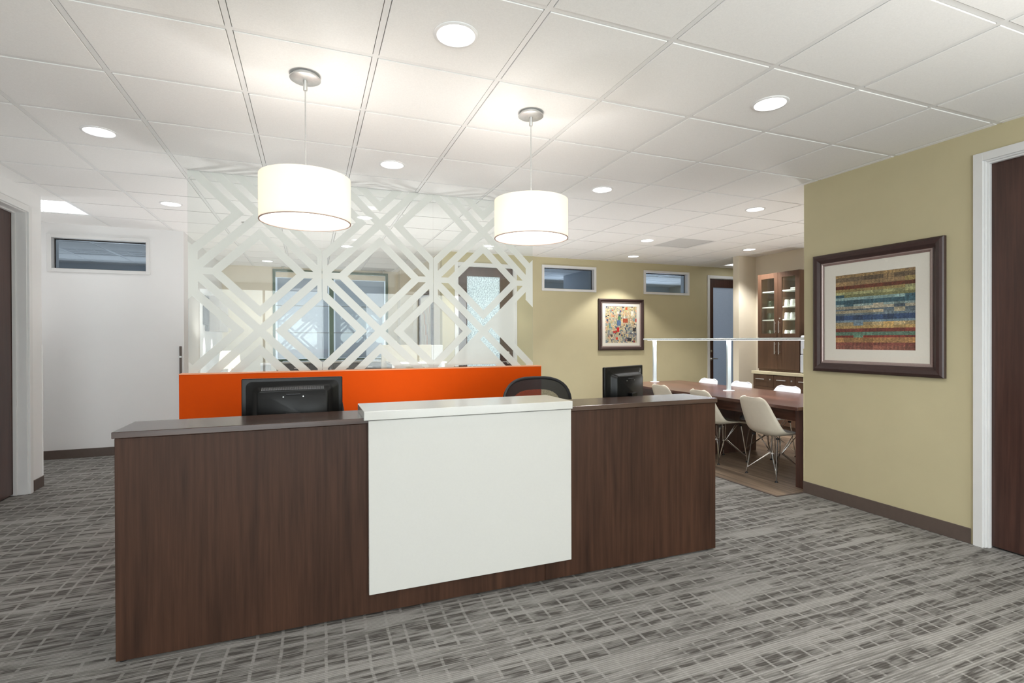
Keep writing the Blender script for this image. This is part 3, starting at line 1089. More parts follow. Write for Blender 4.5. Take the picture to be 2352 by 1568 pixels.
def lattice(u0, u1, z0, z1, hub0, P):
    """frosted film faces in the plane (u, z): parallel diagonal strips, rings and hub bars"""
    v0, half = 1.888, 0.470
    hw = P / 2
    bm = bmesh.new()
    vs = [bm.verts.new((u, 0, z)) for u, z in ((u0, z0), (u1, z0), (u1, z1), (u0, z1))]
    bm.faces.new(vs)
    S, R1, R2 = 0.095, 0.575, 0.765

    def ab(u, z):
        return (u - hub0) / hw, (z - v0) / half
    cuts = []
    for n in range(-6, 12):
        if n % 2 == 0:
            offs = (-S, S)
        else:
            offs = (-R2, -R1, R1, R2)
        for o in offs:
            cuts.append((1, n + o))
            cuts.append((-1, n + o))
    for s, c in cuts:           # line: a + s*b = c
        # point on the line and normal
        u = hub0 + 0.0
        z = v0 + c * half
        nrm = Vector((s / hw, 0, 1 / half)).normalized()
        bmesh.ops.bisect_plane(bm, geom=list(bm.verts) + list(bm.edges) + list(bm.faces), plane_co=(u, 0, z), plane_no=nrm, dist=1e-6)
    HB, VB, L = 0.026, 0.040, 0.33
    for k in range(0, 8, 2):
        for c in (hub0 + k * hw - VB, hub0 + k * hw + VB, hub0 + k * hw - L * hw, hub0 + k * hw + L * hw):
            bmesh.ops.bisect_plane(bm, geom=list(bm.verts) + list(bm.edges) + list(bm.faces), plane_co=(c, 0, 0), plane_no=(1, 0, 0), dist=1e-6)
    for k in (-2, 0, 2):
        for c in (v0 + k * half - HB, v0 + k * half + HB, v0 + k * half - L * half, v0 + k * half + L * half):
            bmesh.ops.bisect_plane(bm, geom=list(bm.verts) + list(bm.edges) + list(bm.faces), plane_co=(0, 0, c), plane_no=(0, 0, 1), dist=1e-6)

    def inside(u, z):
        b, a = ab(u, z)
        p, q = a + b, a - b
        for w in (p, q):
            if abs(w - 2 * round(w / 2)) < S:
                return True
        pc, qc = 2 * math.floor(p / 2) + 1, 2 * math.floor(q / 2) + 1
        mm = max(abs(p - pc), abs(q - qc))
        if R1 < mm < R2:
            return True
        # hub bars at crossings that sit on the seams (even column)
        kb, ka = 2 * round(b / 2), 2 * round(a / 2)
        if abs(u - (hub0 + kb * hw)) < VB and abs(a - ka) < L:
            return True
        if abs(z - (v0 + ka * half)) < HB and abs(b - kb) < L:
            return True
        return False
    kill = [f for f in bm.faces if not inside(f.calc_center_median().x, f.calc_center_median().z)]
    bmesh.ops.delete(bm, geom=kill, context='FACES')
    bmesh.ops.dissolve_limit(bm, angle_limit=0.01, verts=bm.verts, edges=bm.edges)
    bm.verts.index_update()
    r = MB().add([v.co[:] for v in bm.verts], [[v.index for v in f.verts] for f in bm.faces])
    bm.free()
    return r


HUB0, PER = 0.682, 0.957
pane_lab = ['clear glass pane with frosted lattice at the white wall end of the orange half wall',
            'middle clear glass pane with frosted lattice on the orange half wall',
            'clear glass pane with frosted lattice at the free end, before the wooden door']
for k, (a, b) in enumerate(((0.655, 1.636), (1.638, 2.594), (2.596, 3.588))):
    t = thing('lattice_glass_pane', pane_lab[k], 'glass panel', (0, GY, 0), 0, 'lattice glass panes on the orange half wall')
    MB().box(a, b, -0.005, 0.005, 1.081, H - 0.001).build('pane', M['glass'], t)
    fm = lattice(a + 0.0005, b - 0.0005, 1.083, H - 0.004, HUB0, PER)
    fm.v = [(p[0], -0.0062, p[2]) for p in fm.v]
    fm.build('frosted_film', M['film'], t)
    MB().box(a, b, -0.009, 0.009, H - 0.006, H - 0.0012).build('ceiling_channel', M['steel'], t)

# ------------------------------------------------------------------ reception desk
dk = thing('reception_desk', 'long dark wood reception desk with a raised white laminate centre section', 'desk', (0.784, 0.08, 0))
W = 3.146
MB().cbox(0.0, 1.953, 0.0, 0.02, 0.012, 0.934, 0.0015).build('front_panel', M['desk_v'], dk)
MB().cbox(1.955, W, 0.0, 0.02, 0.012, 0.934, 0.0015).build('front_panel', M['desk_v'], dk)
for x in (0.0, W - 0.03):
    MB().cbox(x, x + 0.03, 0.021, 0.80, 0.012, 0.716 if False else 0.72, 0.0015).cbox(x, x + 0.03, 0.021, 0.285, 0.721, 0.934, 0.0015).build('end_panel', M['desk_v'], dk)
MB().cbox(-0.007, 1.018, -0.012, 0.298, 0.936, 0.963, 0.002).build('counter_top', M['desk_h'], dk)
MB().cbox(2.102, W + 0.007, -0.012, 0.298, 0.936, 0.963, 0.002).build('counter_top', M['desk_h'], dk)
MB().cbox(1.012, 2.102, -0.030, -0.001, 0.115, 0.951, 0.002).build('white_front_panel', M['white_lam'], dk)
MB().cbox(0.990, 2.104, -0.045, 0.300, 0.955, 0.998, 0.002).build('white_top', M['white_lam'], dk)
MB().cbox(1.020, 2.100, 0.022, 0.285, 0.90, 0.953, 0.002).build('support_box', M['desk_v'], dk)
MB().cbox(0.03, W - 0.03, 0.021, 0.80, 0.722, 0.745, 0.002).build('work_surface', M['desk_h'], dk)
MB().cbox(0.03, W - 0.03, 0.268, 0.285, 0.746, 0.934, 0.001).build('back_panel', M['desk_v'], dk)
for x in (0.02, W / 2, W - 0.05):
    for y in (0.03, 0.74):
        MB().lathe([(0.015, 0.0), (0.015, 0.012)], 12, x, y).build('levelling_foot', M['rubber'], dk)


# monitors (seen from behind)
def monitor(loc, rz, label, w=0.515, h=0.33):
    t = thing('desktop_monitor', label, 'monitor', loc, rz, 'monitors on the reception desk')
    z0, z1 = 0.055, 0.055 + h
    hw = w / 2
    f = 0.018
    MB().cbox(-hw, hw, 0.0, 0.022, z0, z1, 0.004).build('bezel', M['black'], t)
    MB().box(-hw + 0.015, hw - 0.015, 0.022, 0.0226, z0 + 0.02, z1 - 0.015).build('screen', M['screen'], t)
    # raised back housing with chamfered sides; local -y faces the visitor
    L = [(0.0, 0.055, 0.055, 0.0), (0.0, 0.058, 0.058, -0.002)]

    def loop(ins, y, rc):
        pts = []
        a0, a1, c0, c1 = -hw + ins, hw - ins, z0 + ins * 0.7, z1 - ins * 0.82
        for (cx, cz, s) in ((a1 - rc, c1 - rc, 0), (a0 + rc, c1 - rc, 1), (a0 + rc, c0 + rc, 2), (a1 - rc, c0 + rc, 3)):
            for q in range(5):
                an = s * PI / 2 + q * PI / 8
                pts.append((cx + rc * math.cos(an), y, cz + rc * math.sin(an)))
        return pts
    loops = [loop(0.018, 0.001, 0.03), loop(0.050, -0.010, 0.03), loop(0.060, -0.016, 0.026), loop(0.076, -0.045, 0.022), loop(0.082, -0.050, 0.02)]
    vs = [p for l in loops for p in l]
    n = 20
    fs = []
    for a in range(len(loops) - 1):
        for k in range(n):
            fs.append((a * n + k, a * n + (k + 1) % n, (a + 1) * n + (k + 1) % n, (a + 1) * n + k))
    fs.append(tuple((len(loops) - 1) * n + k for k in range(n)))
    MB().add(vs, fs, True).build('back_housing', M['black'], t)
    v = MB()
    zt = z1 - 0.060 * 0.82
    x = -hw + 0.10
    while x < hw - 0.10:
        v.add([(x, -0.018, zt + 0.0012), (x + 0.0022, -0.018, zt + 0.0012), (x + 0.0022, -0.045, zt - 0.0085), (x, -0.045, zt - 0.0085),
               (x, -0.018, zt - 0.003), (x + 0.0022, -0.018, zt - 0.003), (x + 0.0022, -0.045, zt - 0.013), (x, -0.045, zt - 0.013)],
              [(0, 1, 2, 3), (4, 7, 6, 5), (0, 4, 5, 1), (3, 2, 6, 7), (0, 3, 7, 4), (1, 5, 6, 2)])
        x += 0.0052
    v.build('vent_rib', M['rib'], t)
    sl = MB().tube([(-0.036, -0.0505, zt - 0.038), (0.036, -0.0505, zt - 0.038)], 0.005, 8)
    sl.build('cable_clip', M['rim'], t)
    for sx in (-0.05, 0.05):
        MB().tube([(sx, -0.0495, zt - 0.05), (sx, -0.0515, zt - 0.05)], 0.0035, 8).build('screw', M['steel'], t)
    s = MB().cbox(-0.035, 0.035, -0.085, -0.0505, 0.015, 0.20, 0.004)
    s.build('stand_neck', M['black'], t)
    MB().lathe([(0.0, 0.0), (0.12, 0.0), (0.12, 0.008), (0.10, 0.016), (0.0, 0.018)], 32, 0, -0.02).build('stand_base', M['black'], t)
    return t


monitor((1.452, 0.60, 0.746), 0.0, 'black monitor seen from behind, in front of the orange half wall')
monitor((3.655, 0.68, 0.746 + 0.012), math.radians(24), 'black monitor turned aside, seen from behind, by the long table', 0.50)


# office chairs with mesh backs
def office_chair():
    t = thing('office_chair', 'black mesh back office chair behind the white desk panel', 'office chair', (0, 0, 0), 0, 'office chairs behind the reception desk')
    # local: sitter faces -y (towards the desk); the back stands at +y
    def sup(w, zc, hgt, y, n=40, e=3.0, curve=0.05):
        pts = []
        for k in range(n):
            a = 2 * PI * k / n
            c, s = math.cos(a), math.sin(a)
            x = w * math.copysign(abs(c) ** (2 / e), c)
            z = zc + hgt * math.copysign(abs(s) ** (2 / e), s)
            pts.append(Vector((x, y + curve * (1 - (x / 0.28) ** 2), z)))
        return pts
    o = sup(0.305, 0.775, 0.262, 0.20)
    i1 = sup(0.228, 0.760, 0.185, 0.20)
    MB().tube(o, 0.012, 8, closed=True).build('back_rim', M['rim'], t)
    n = 40
    MB().add(o + i1, [(k, (k + 1) % n, n + (k + 1) % n, n + k) for k in range(n)], True).build('back_band', M['mesh_dark'], t)
    i2 = [Vector((p.x * 0.45, 0.245, 0.765 + (p.z - 0.765) * 0.45)) for p in i1]
    MB().add(i1 + i2 + [Vector((0, 0.25, 0.765))], [(k, (k + 1) % n, n + (k + 1) % n, n + k) for k in range(n)] +
             [(n + k, n + (k + 1) % n, 2 * n) for k in range(n)], True).build('back_mesh', M['mesh_thin'], t)
    MB().tube([(0, 0.27, 0.60), (0, 0.28, 0.46), (0, 0.20, 0.38), (0, 0.05, 0.37)], 0.022, 8).build('back_support', M['black_soft'], t)
    st = sup(0.25, 0.0, 0.24, 0, 28, 3.2, 0)
    top = [(p.x, p.z, 0.455) for p in st]
    mid = [(p.x * 1.03, p.z * 1.03, 0.435) for p in st]
    bot = [(p.x, p.z, 0.405) for p in st]
    m_ = 28
    MB().add(top + mid + bot, [tuple(range(m_))] + [(a * m_ + k, a * m_ + (k + 1) % m_, (a + 1) * m_ + (k + 1) % m_, (a + 1) * m_ + k) for a in (0, 1) for k in range(m_)] +
             [tuple(2 * m_ + k for k in range(m_))], True).build('seat', M['black_soft'], t)
    for sx in (-1, 1):
        a = MB().tube([(sx * 0.20, 0.06, 0.40), (sx * 0.30, 0.06, 0.42), (sx * 0.31, 0.06, 0.62)], 0.015, 8)
        a.cbox(sx * 0.31 - 0.04, sx * 0.31 + 0.04, -0.10, 0.14, 0.62, 0.645, 0.008)
        a.build('armrest', M['black_soft'], t)
    MB().tube([(0, 0, 0.10), (0, 0, 0.405)], 0.027, 12).build('gas_lift', M['black_soft'], t)
    for k in range(5):
        a = k * 2 * PI / 5 + 0.3
        l = MB().tube([(0.02 * math.cos(a), 0.02 * math.sin(a), 0.11), (0.30 * math.cos(a), 0.30 * math.sin(a), 0.075)], [0.024, 0.015], 8).build('leg', M['black_soft'], t)
        ca, sa = math.cos(a), math.sin(a)
        MB().tube([(0.30 * ca - 0.022 * sa, 0.30 * sa + 0.022 * ca, 0.03), (0.30 * ca + 0.022 * sa, 0.30 * sa - 0.022 * ca, 0.03)], 0.03, 12) \
            .tube([(0.30 * ca, 0.30 * sa, 0.03), (0.30 * ca, 0.30 * sa, 0.08)], 0.006, 6).build('caster', M['rubber'], l)
    return t


och = office_chair()
och.location = (3.21, 0.98, 0)
och.rotation_euler = (0, 0, math.radians(6))
dup(och, (1.445, 1.12, 0), 0.0, 'black mesh back office chair mostly hidden behind the monitor, before the orange half wall')

# ------------------------------------------------------------------ pictures


def print_sheet(name, w, h, nx, ny, paint, m3, parent):
    """flat print: a grid of small faces coloured by paint(i, j)"""
    me = bpy.data.meshes.new(name)
    vs = [m3(w * i / nx, h * j / ny) for j in range(ny + 1) for i in range(nx + 1)]
    fs = [(j * (nx + 1) + i, j * (nx + 1) + i + 1, (j + 1) * (nx + 1) + i + 1, (j + 1) * (nx + 1) + i) for j in range(ny) for i in range(nx)]
    me.from_pydata(vs, [], fs)
    me.materials.append(M['print'])
    ca = me.color_attributes.new('print', 'FLOAT_COLOR', 'CORNER')
    data = []
    for j in range(ny):
        for i in range(nx):
            c = paint(i, j)
            for q in range(4):
                data += [*c, 1.0]
    ca.data.foreach_set('color', data)
    o = bpy.data.objects.new(name, me)
    COL.objects.link(o)
    o.parent = parent
    return o


def lin(r, g, b):
    def f(c):
        c /= 255
        return c / 12.92 if c <= 0.04045 else ((c + 0.055) / 1.055) ** 2.4
    return (f(r), f(g), f(b))


def picture(name, label, loc, ex, en, w, h, fwid, liner, mw, mh, paint, nx, ny):
    """ex: direction of the picture's width, en: outward normal"""
    t = thing(name, label, 'picture', loc, 0)
    ex, en = Vector(ex), Vector(en)

    def mp(c, i, d):
        x = (-w / 2 + i) if c in (0, 3) else (w / 2 - i)
        z = (-h / 2 + i) if c in (0, 1) else (h / 2 - i)
        return tuple(ex * x + en * d + Vector((0, 0, z)))
    fr = MB().ring_rect([(0, 0.001), (0, 0.026), (fwid * 0.12, 0.034), (fwid * 0.32, 0.040), (fwid * 0.62, 0.036), (fwid * 0.88, 0.022), (fwid, 0.020), (fwid, 0.001)], mp)
    fr.build('frame', M['frame_dark'], t)
    ln = MB().ring_rect([(fwid + 0.0005, 0.002), (fwid + 0.0005, 0.021), (fwid + liner * 0.4, 0.020), (fwid + liner * 0.55, 0.016), (fwid + liner, 0.013), (fwid + liner, 0.002)], mp)
    ln.build('liner', M['frame_liner'], t)
    i0 = fwid + liner
    # mat board with a window: opening mw x mh
    mb = MB()

    def pt(x, z, d):
        return tuple(ex * x + en * d + Vector((0, 0, z)))
    ow_, oh_ = w / 2 - i0, h / 2 - i0
    iw, ih = mw / 2, mh / 2
    for (x0, x1, z0, z1) in ((-ow_, -iw, -oh_, oh_), (iw, ow_, -oh_, oh_), (-iw, iw, -oh_, -ih), (-iw, iw, ih, oh_)):
        mb.add([pt(x0, z0, 0.009), pt(x1, z0, 0.009), pt(x1, z1, 0.009), pt(x0, z1, 0.009), pt(x0, z0, 0.003), pt(x1, z0, 0.003), pt(x1, z1, 0.003), pt(x0, z1, 0.003)],
               [(0, 1, 2, 3), (7, 6, 5, 4), (0, 4, 5, 1), (1, 5, 6, 2), (2, 6, 7, 3), (3, 7, 4, 0)])
    mb.build('mat_board', M['mat_board'], t)
    print_sheet('print', mw + 0.01, mh + 0.01, nx, ny, paint, lambda u, v: pt(u - mw / 2 - 0.005, v - mh / 2 - 0.005, 0.0025), t)
    MB().add([pt(-ow_, -oh_, 0.0125), pt(ow_, -oh_, 0.0125), pt(ow_, oh_, 0.0125), pt(-ow_, oh_, 0.0125)], [(0, 1, 2, 3)]).build('glazing', M['glass_pic'], t)
    return t


# striped abstract (right wall)
SR = random.Random(3)
stripes = [  # (from, to, colour) fraction from the top
    (0, .045, (176, 140, 84)), (.045, .10, (120, 98, 70)), (.10, .155, (186, 148, 96)), (.155, .20, (128, 60, 36)), (.20, .235, (162, 140, 78)),
    (.235, .275, (176, 176, 116)), (.275, .31, (150, 150, 92)), (.31, .345, (152, 190, 186)), (.345, .40, (60, 104, 120)), (.40, .43, (150, 176, 172)),
    (.43, .46, (190, 180, 152)), (.46, .485, (92, 112, 128)), (.485, .52, (196, 182, 146)), (.52, .545, (110, 128, 138)), (.545, .61, (52, 82, 128)),
    (.61, .635, (128, 158, 176)), (.635, .685, (206, 178, 120)), (.685, .715, (214, 172, 96)), (.715, .76, (140, 58, 44)), (.76, .805, (104, 150, 124)),
    (.805, .84, (164, 52, 40)), (.84, .90, (196, 140, 78)), (.90, .94, (150, 74, 60)), (.94, 1.01, (164, 92, 72))]
runs = {}


def paint_stripe(i, j, nx=72, ny=110):
    v = 1 - (j + 0.5) / ny
    for k, (a, b, c) in enumerate(stripes):
        if a <= v < b:
            key = (k, i // 9 + (k * 5) % 3)
            if key not in runs:
                base = c
                if SR.random() < 0.10:
                    base = stripes[min(len(stripes) - 1, max(0, k + SR.choice((-1, 1, 2))))][2]
                runs[key] = (base, SR.uniform(0.85, 1.12))
            bc, g = runs[key]
            g *= SR.uniform(0.86, 1.12)
            g *= 1 + 0.10 * math.sin(i * 1.9 + k) * (1 if SR.random() < 0.5 else 0)
            av = sum(bc) / 3
            return lin(*[max(0, min(255, (av + (x - av) * 0.8) * g * 0.94)) for x in bc])
    return (0.2, 0.2, 0.2)


picture('framed_picture', 'framed abstract print of weathered horizontal stripes on the right olive wall', (XR, 0.165, 1.548),
        (0, -1, 0), (-1, 0, 0), 0.974, 0.965, 0.072, 0.022, 0.60, 0.594, paint_stripe, 72, 110)

# mosaic abstract (far olive wall)
NXM, NYM = 63, 63
AR = random.Random(11)
grid = [[(206, 192, 158)] * NXM for _ in range(NYM)]
warm = [(222, 196, 150), (214, 180, 140), (206, 196, 168), (196, 190, 150), (228, 214, 180), (190, 176, 120), (226, 170, 130), (160, 168, 160)]
cool = [(150, 152, 146), (172, 168, 152), (120, 128, 136), (90, 96, 110), (186, 178, 156), (134, 150, 152)]
for _ in range(900):
    w, h = AR.choice((1, 2, 2, 3, 4)), AR.choice((1, 2, 3, 4, 6))
    x, y = AR.randrange(NXM), AR.randrange(NYM)
    fx, fy = x / NXM, y / NYM
    pal = cool if (fx > 0.6 and fy < 0.5 and AR.random() < 0.75) or (fy < 0.3 and AR.random() < 0.5) or AR.random() < 0.12 else warm
    c = AR.choice(pal)
    for yy in range(y, min(NYM, y + h)):
        for xx in range(x, min(NXM, x + w)):
            grid[yy][xx] = c
for _ in range(60):
    w, h = AR.choice((1, 1, 2, 3)), AR.choice((1, 2, 2, 3))
    x, y = AR.randrange(NXM), AR.randrange(NYM)
    c = AR.choice(((44, 48, 84), (40, 38, 40), (204, 76, 40), (150, 52, 44), (92, 120, 132), (70, 78, 120), (236, 230, 212), (50, 50, 56)))
    for yy in range(y, min(NYM, y + h)):
        for xx in range(x, min(NXM, x + w)):
            grid[yy][xx] = c
for (x0, x1, y0, y1, c) in ((0.37, .50, .49, .62, (86, 116, 156)), (.42, .50, .62, .74, (92, 140, 92)), (.43, .50, .74, .79, (64, 84, 112)), (.37, .46, .31, .43, (206, 44, 44)),
                            (.26, .34, .27, .34, (196, 54, 44)), (.82, .92, .76, .88, (238, 232, 216)), (.34, .40, .11, .16, (214, 68, 40)), (.57, .72, .57, .67, (178, 84, 52)),
                            (.64, .70, .92, .97, (214, 84, 44)), (.96, 1, .58, .67, (196, 60, 40)), (.70, .84, .06, .15, (52, 50, 56)), (.18, .25, .18, .25, (84, 64, 56)),
                            (.59, .64, .67, .72, (240, 236, 222)), (.39, .44, .80, .87, (242, 238, 224)), (.14, .19, .41, .55, (110, 150, 150)), (.88, .98, .32, .42, (58, 58, 64)),
                            (.06, .11, .60, .66, (60, 72, 112)), (.90, .95, .02, .08, (140, 52, 48))):
    for yy in range(int(y0 * NYM), int(y1 * NYM)):
        for xx in range(int(x0 * NXM), int(x1 * NXM)):
            grid[yy][xx] = c


def paint_mosaic(i, j):
    g = AR.uniform(0.9, 1.08)
    return lin(*[max(0, min(255, c * g)) for c in grid[j][i]])


picture('framed_picture', 'framed mosaic of small coloured squares on the far olive wall between two high windows', (6.530, YO, 1.587),
        (1, 0, 0), (0, -1, 0), 0.904, 0.876, 0.052, 0.024, 0.630, 0.626, paint_mosaic, NXM, NYM)


def paint_soft(i, j):
    c = ((206, 196, 180), (190, 174, 158), (214, 206, 196), (196, 150, 124), (180, 176, 172))[(i // 3 + j // 5) % 5]
    return lin(*c)


picture('framed_picture', 'dark framed pale print seen edge-on behind the lattice glass', (3.392, 6.22, 1.60), (0, -1, 0), (-1, 0, 0),
        1.05, 1.10, 0.06, 0.02, 0.66, 0.72, paint_soft, 18, 20)

# ------------------------------------------------------------------ long table, light bar, chairs
TX0, TX1, TY0, TY1, TZ = 5.51, 6.57, 0.80, 3.63, 0.735
tb = thing('long_table', 'long dark wood communal table in the alcove with a light bar over it', 'table', ((TX0 + TX1) / 2, 0, 0))
hw = (TX1 - TX0) / 2
MB().cbox(-hw, hw, TY0, 2.185, TZ - 0.03, TZ, 0.002).build('tabletop', M['table_y'], tb)
MB().cbox(-hw, hw, 2.187, TY1, TZ - 0.03, TZ, 0.002).build('tabletop', M['table_y'], tb)
for y in (TY0 + 0.02, 2.20, TY1 - 0.10):
    MB().cbox(-hw + 0.08 if 1 < y < 3 else -hw + 0.09, hw - 0.05, y, y + 0.075, 0.0, TZ - 0.031, 0.002).build('leg_panel', M['table_v'], tb)
for sx in (-1, 1):
    for (a, b) in ((TY0 + 0.10, 2.195), (2.28, TY1 - 0.11)):
        MB().cbox(sx * (hw - 0.16) - 0.012, sx * (hw - 0.16) + 0.012, a, b, TZ - 0.15, TZ - 0.031, 0.0015).build('apron', M['table_y'], tb)

lb = thing('light_bar', 'white bar lamp on slim posts standing along the middle of the long table', 'table lamp', (6.05, 0, TZ))
MB().cbox(-0.085, 0.085, 0.92, 3.68, 0.590, 0.612, 0.006).build('bar', M['bar'], lb)
MB().box(-0.05, 0.05, 0.95, 3.62, 0.587, 0.5898).build('led_strip', M['led'], lb)
for y in (1.02, 2.15, 3.53):
    p = MB().cbox(-0.026, 0.026, y - 0.012, y + 0.012, 0.008, 0.589, 0.002).build('post', M['bar'], lb)
    MB().cbox(-0.05, 0.05, y - 0.04, y + 0.04, 0.0005, 0.008, 0.002).build('foot_plate', M['white_metal'], p)
light('light_bar_led', 'AREA', (6.05, 2.28, TZ + 0.58), 11, (0.86, 0.92, 1.0), (0, 0, 0), shape='RECTANGLE', size=0.10, size_y=2.66)


def catmull(P, n):
    out = []
    for i in range(len(P) - 1):
        p0, p1, p2, p3 = P[max(i - 1, 0)], P[i], P[i + 1], P[min(i + 2, len(P) - 1)]
        for k in range(n):
            t = k / n
            out.append([0.5 * ((2 * b) + (-a + c) * t + (2 * a - 5 * b + 4 * c - d) * t * t + (-a + 3 * b - 3 * c + d) * t ** 3) for a, b, c, d in zip(p0, p1, p2, p3)])
    out.append(list(P[-1]))
    return out


def shell_chair(mat, label):
    t = thing('shell_chair', label, 'chair', (0, 0, 0), 0, 'moulded shell chairs around the long table')
    # profile (x, z, half width, curl); the sitter faces +x
    prof = catmull([(0.225, 0.412, 0.205, 0.00), (0.205, 0.432, 0.222, 0.005), (0.12, 0.440, 0.232, 0.02), (0.0, 0.430, 0.236, 0.04), (-0.10, 0.424, 0.235, 0.055),
                    (-0.165, 0.440, 0.232, 0.065), (-0.205, 0.485, 0.226, 0.065), (-0.235, 0.56, 0.214, 0.055), (-0.262, 0.64, 0.200, 0.042), (-0.285, 0.72, 0.184, 0.03),
                    (-0.300, 0.772, 0.166, 0.02)], 3)
    # rounded top corners
    tail = []
    x, z = prof[-1][0], prof[-1][1]
    for k in range(1, 6):
        a = k / 5 * PI / 2
        tail.append([x - 0.004 * k / 5, z + 0.034 * math.sin(a), 0.166 - 0.075 * (1 - math.cos(a)), 0.018])
    prof += tail
    NU = 15
    vs, fs = [], []
    for r_, (px, pz, w, c) in enumerate(prof):
        a = prof[max(r_ - 1, 0)]
        b = prof[min(r_ + 1, len(prof) - 1)]
        tx, tz = b[0] - a[0], b[1] - a[1]
        L = math.hypot(tx, tz) or 1
        nx_, nz_ = tz / L, -tx / L          # towards the sitter: up for the seat, forward for the back
        for q in range(NU):
            u = -1 + 2 * q / (NU - 1)
            k = c * abs(u) ** 3
            vs.append((px * (1.08 if px > 0 else 1.0) + nx_ * k, u * w, (pz + nz_ * k) * 0.962))
    R_ = len(prof)
    for r_ in range(R_ - 1):
        for q in range(NU - 1):
            fs.append((r_ * NU + q, r_ * NU + q + 1, (r_ + 1) * NU + q + 1, (r_ + 1) * NU + q))
    o = MB().add(vs, fs, True).build('seat_shell', mat, t)
    sd = o.modifiers.new('solid', 'SOLIDIFY')
    sd.thickness = 0.007
    sd.offset = 0
    fx, fy = 0.185, 0.185
    for sx in (-1, 1):
        for sy in (-1, 1):
            mb = MB()
            foot = Vector((sx * fx, sy * fy, 0.012))
            mb.tube([foot, (sx * 0.135, sy * 0.150, 0.392)], 0.0058, 7)
            ft = foot.lerp(Vector((sx * 0.135, sy * 0.150, 0.405)), 0.12)
            n1 = Vector((sx * 0.012, sy * 0.055, 0.225))
            n2 = Vector((sx * 0.06, sy * 0.012, 0.225))
            mb.tube([ft, n1, Vector((-sx * 0.03, sy * 0.060, 0.225))], 0.0045, 6)
            mb.tube([ft, n2, Vector((sx * 0.06, -sy * 0.03, 0.225))], 0.0045, 6)
            mb.tube([n1, (sx * 0.09, sy * 0.145, 0.396)], 0.0045, 6)
            mb.tube([n2, (sx * 0.125, sy * 0.08, 0.396)], 0.0045, 6)
            l = mb.build('leg', M['chrome'], t)
            MB().lathe([(0.016, 0.0), (0.016, 0.004), (0.007, 0.016), (0.0, 0.017)], 12, sx * fx, sy * fy, 0).build('foot_glide', M['rubber'], l)
    mt_ = MB()
    for sx in (-1, 1):
        for sy in (-1, 1):
            mt_.lathe([(0.016, 0.386), (0.016, 0.402)], 10, sx * 0.132, sy * 0.148, 0)
    mt_.build('seat_mount', M['rubber'], t)
    return t


sc1 = shell_chair(M['shell'], 'cream shell chair with wire legs nearest the right olive wall')
sc1.location = (5.75, 1.235, 0.0065)
sc1.rotation_euler = (0, 0, math.radians(-3))
dup(sc1, (5.76, 1.965, 0.0065), math.radians(-4), 'cream shell chair half hidden by the end of the reception desk')
dup(sc1, (5.765, 2.66, 0.0065), math.radians(-2), 'cream shell chair beside the turned monitor, farthest on the desk side of the table')
sc2 = shell_chair(M['shell_w'], 'white shell chair across the table, in front of the blue glass door frame')
sc2.location = (6.43, 3.20, 0.0065)
sc2.rotation_euler = (0, 0, PI)
dup(sc2, (6.44, 2.62, 0.0065), PI, 'white shell chair across the table, just past the middle light post')
dup(sc2, (6.44, 1.93, 0.0065), PI, 'white shell chair across the table, in front of the drawers')

# ------------------------------------------------------------------ kitchen cabinets in the alcove
XC, XW = 7.95, 8.316            # front plane and wall of the upper unit
CA, CM, CB = 2.792, 3.150, 3.516
uc = thing('tall_cabinet', 'brown wall cabinet with two glass doors above two solid doors', 'cabinet', (0, 0, 0))
b = MB()
for (y0, y1) in ((CA, CA + 0.018), (CB - 0.018, CB), (CM - 0.009, CM + 0.009)):
    b.box(XC + 0.02, XW, y0, y1, 0.882, 2.312)
for (z0, z1) in ((0.882, 0.90), (1.350, 1.368), (2.294, 2.312)):
    b.box(XC + 0.02, XW, CA + 0.018, CM - 0.009, z0, z1)
    b.box(XC + 0.02, XW, CM + 0.009, CB - 0.018, z0, z1)
b.build('body', M['cab_v'], uc)
MB().box(XW - 0.012, XW - 0.001, CA + 0.018, CM - 0.009, 0.90, 2.294).box(XW - 0.012, XW - 0.001, CM + 0.009, CB - 0.018, 0.90, 2.294).build('back_panel', M['cab_in'], uc)
SH = (1.625, 1.815, 2.05)
for z in SH:
    for (y0, y1) in ((CA + 0.019, CM - 0.010), (CM + 0.010, CB - 0.019)):
        MB().box(XC + 0.035, XW - 0.013, y0, y1, z - 0.016, z).build('shelf', M['china'], uc)


def pull(parent, x, y, z0, z1=None, y1=None):
    mb = MB()
    if y1 is None:
        mb.tube([(x - 0.03, y, z0), (x - 0.03, y, z1)], 0.006, 8)
        for z in (z0 + 0.03, z1 - 0.03):
            mb.tube([(x, y, z), (x - 0.03, y, z)], 0.004, 6)
    else:
        mb.tube([(x - 0.03, y, z0), (x - 0.03, y1, z0)], 0.006, 8)
        for q in (y + 0.03, y1 - 0.03):
            mb.tube([(x, q, z0), (x - 0.03, q, z0)], 0.004, 6)
    return mb.build('pull_handle', M['steel'], parent)


def lock(parent, x, y, z):
    return MB().tube([(x, y, z), (x - 0.008, y, z)], 0.011, 12).build('lock', M['steel'], parent)


